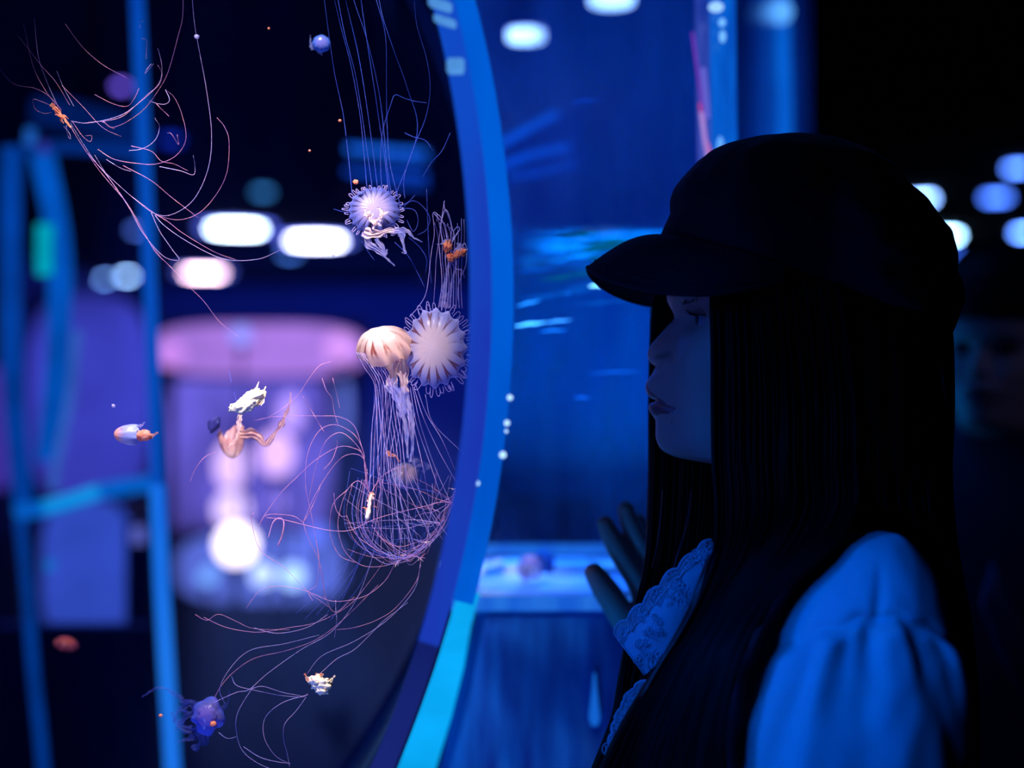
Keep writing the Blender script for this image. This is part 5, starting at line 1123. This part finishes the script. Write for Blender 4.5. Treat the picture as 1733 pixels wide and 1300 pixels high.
# brim: a curved visor plate growing out of the front of the band
R_t, R_b = [], []; nb_, nr = 56, 16
def brim_pt(a, q):
    """a in -1..1 from side to side, q from 0 at the band to 1 at the edge"""
    ang = a * PI / 2; c, sn = max(0.0, math.cos(ang)), math.sin(ang)
    xi = 1370 - 252 * math.cos(ang * 0.80); yi = .0905 * math.sin(ang * 0.80); zi = 397 + 0.354 * (xi - 1118) + 3
    xo = 1292 - 297 * c ** 0.85; yo = .099 * math.copysign(abs(sn) ** 1.15, sn); zo = 450 + 72 * abs(sn) ** 1.3
    e = abs(a) ** 7; xo = xo * (1 - e) + xi * e; yo = yo * (1 - e) + yi * e; zo = zo * (1 - e) + (zi + 20) * e
    x = xi + (xo - xi) * q; z = zi + (zo - zi) * q; y = yi + (yo - yi) * q
    v = P(x, z, 1.12); v.y = 1.12 - y; v.z += 0.0075 * math.sin(PI * q ** 0.8) * (0.4 + 0.6 * c); return v
for i in range(nb_ + 1):
    a = -1 + 2 * i / nb_; R_t.append([brim_pt(a, q / nr) for q in range(nr + 1)] + [brim_pt(a, q / nr) + Vector((0, 0, -0.003)) for q in range(nr, -1, -1)])
b = MB(); b.rings(R_t, cap=True); b.build('brim', M['cap'], cap)
b = MB(); b.tube([brim_pt(-1 + 2 * i / 60, 0.9) + Vector((0, 0, 0.0004)) for i in range(61)], 0.0006, 6); b.tube([brim_pt(-1 + 2 * i / 60, 1.0) + Vector((0, 0, -0.0012)) for i in range(61)], 0.0019, 8); b.build('brim_piping', M['cap'], cap)
b = MB(); b.blob(P(1366, 234, 1.12), (.009, .009, .004), 0); b.build('button', M['cap'], cap)

# ------------------------------------------------------------------ the visitor behind
vis = empty('person', (0.655, 1.93, 0), 'dark-haired visitor in a dark jacket, blurred behind the woman at the right edge', 'person'); WORLD[vis.name] = Vector((0.655, 1.93, 0))
VY = 1.93
hb = head_mesh(1.12, 130, 120)
c0 = P(1345, 600, 1.12); Rz = Matrix.Rotation(math.radians(52), 3, 'Z')
tgt = Vector((0.668, VY, CZ + (650 - 625) / FPX * VY))
tf = lambda v: Rz @ (Vector(v) - c0) * 0.98 + tgt
hb.v = [tuple(tf(v)) for v in hb.v]
pv, pf = person_body(0.67, VY, math.radians(52), True, True); dz_ = tgt.z - 1.47
pb_ = MB(); pb_.add([v + Vector((0.0, 0.02, dz_ * v.z / 1.4)) for v in pv], pf); fv, ff = fuse(pb_, 0.006, 2); hb.add(fv, ff, 0)
M['skin2'] = solid('visitor_skin', s(190, 140, 128), 0.6)
hb.build('body', [M['skin2'], M['lip']], vis)
k2 = VY / FPX
for sg in (-1, 1):
    e0 = P(1164, 541, 1.12) ; e0.y += sg * 0.03; e0.x += 0.006
    b = MB(); b.blob(tf(e0), (.012, .012, .012), 0, nu=16, nv=10); b.build('eye', M['lash'], vis)
b = MB()
rows = [(1225, 350, 1400, 320, .03, 1.12), (1150, 380, 1540, 370, .075, 1.12), (1120, 440, 1598, 460, .092, 1.12), (1118, 490, 1606, 560, .096, 1.12)]
R = sil_rings([(1300, 236, 1400, 236, .02, 1.12), (1215, 258, 1500, 258, .06, 1.12), (1150, 320, 1575, 320, .085, 1.12), (1122, 400, 1600, 400, .094, 1.12), (1126, 455, 1608, 480, .097, 1.12)], 6, 72)
b.rings([[tf(v) for v in r] for r in R])
R = sil_rings([(1250, 420, 1606, 430, .097, 1.12), (1262, 560, 1610, 560, .098, 1.12), (1270, 700, 1600, 700, .096, 1.12), (1280, 850, 1590, 850, .094, 1.12), (1290, 980, 1580, 980, .088, 1.12)], 6, 72, lambda v, th, t: v + Vector((-math.cos(th), -math.sin(th), 0)) * .003 * math.sin(th * 23))
b.rings([[tf(v) for v in r] for r in R]); b.build('hair', M['hair'], vis)
M['jacket'] = solid('navy_jacket', s(34, 32, 52), 0.8)
rows = [(-.045, .06, 1.40), (-.075, .15, 1.345), (-.10, .205, 1.28), (-.12, .22, 1.15), (-.12, .215, 1.0), (-.12, .21, .85), (-.12, .21, .72)]
R = [[Vector((.67, VY, 0)) + Rz @ Vector(((-q[0]) * math.cos(t) * 1.0, q[1] * math.sin(t), q[2] + dz_)) for t in [2 * PI * i / 48 for i in range(48)]] for q in cat(rows, 6)]
b = MB(); b.rings(R); b.build('jacket', M['jacket'], vis)
b = MB(); b.prism([(P(x, y, VY - .2).x, P(x, y, VY - .2).z) for x, y in ((1675, 950), (1690, 990), (1733, 1090), (1760, 1180), (1735, 1190), (1690, 1110), (1655, 1020))], VY - .215, VY - .205); b.build('lapel', solid('lapel', s(80, 80, 130), 0.6), vis)
for sg in (-1, 1):
    b = MB(); c_ = Vector((.67, VY + .02, 0)) + Rz @ Vector((-.03, sg * .09, 0)); R = [[c_ + Rz @ Vector((q[0] * math.cos(t), q[1] * math.sin(t), q[2])) for t in [2 * PI * i / 24 for i in range(24)]] for q in ((.12, .045, 0), (.12, .045, .03), (.09, .04, .06), (.045, .04, .10))]
    b.rings(R); b.build('shoe', M['dress'], vis)
b = MB(); R = [[Vector((.67, VY + .015, 0)) + Rz @ Vector((q[0] * math.cos(t), q[1] * math.sin(t), q[2])) for t in [2 * PI * i / 40 for i in range(40)]] for q in ((.11, .19, .80), (.12, .20, .6), (.11, .19, .3), (.10, .17, .10))]; b.rings(R); b.build('trousers', M['dress'], vis)
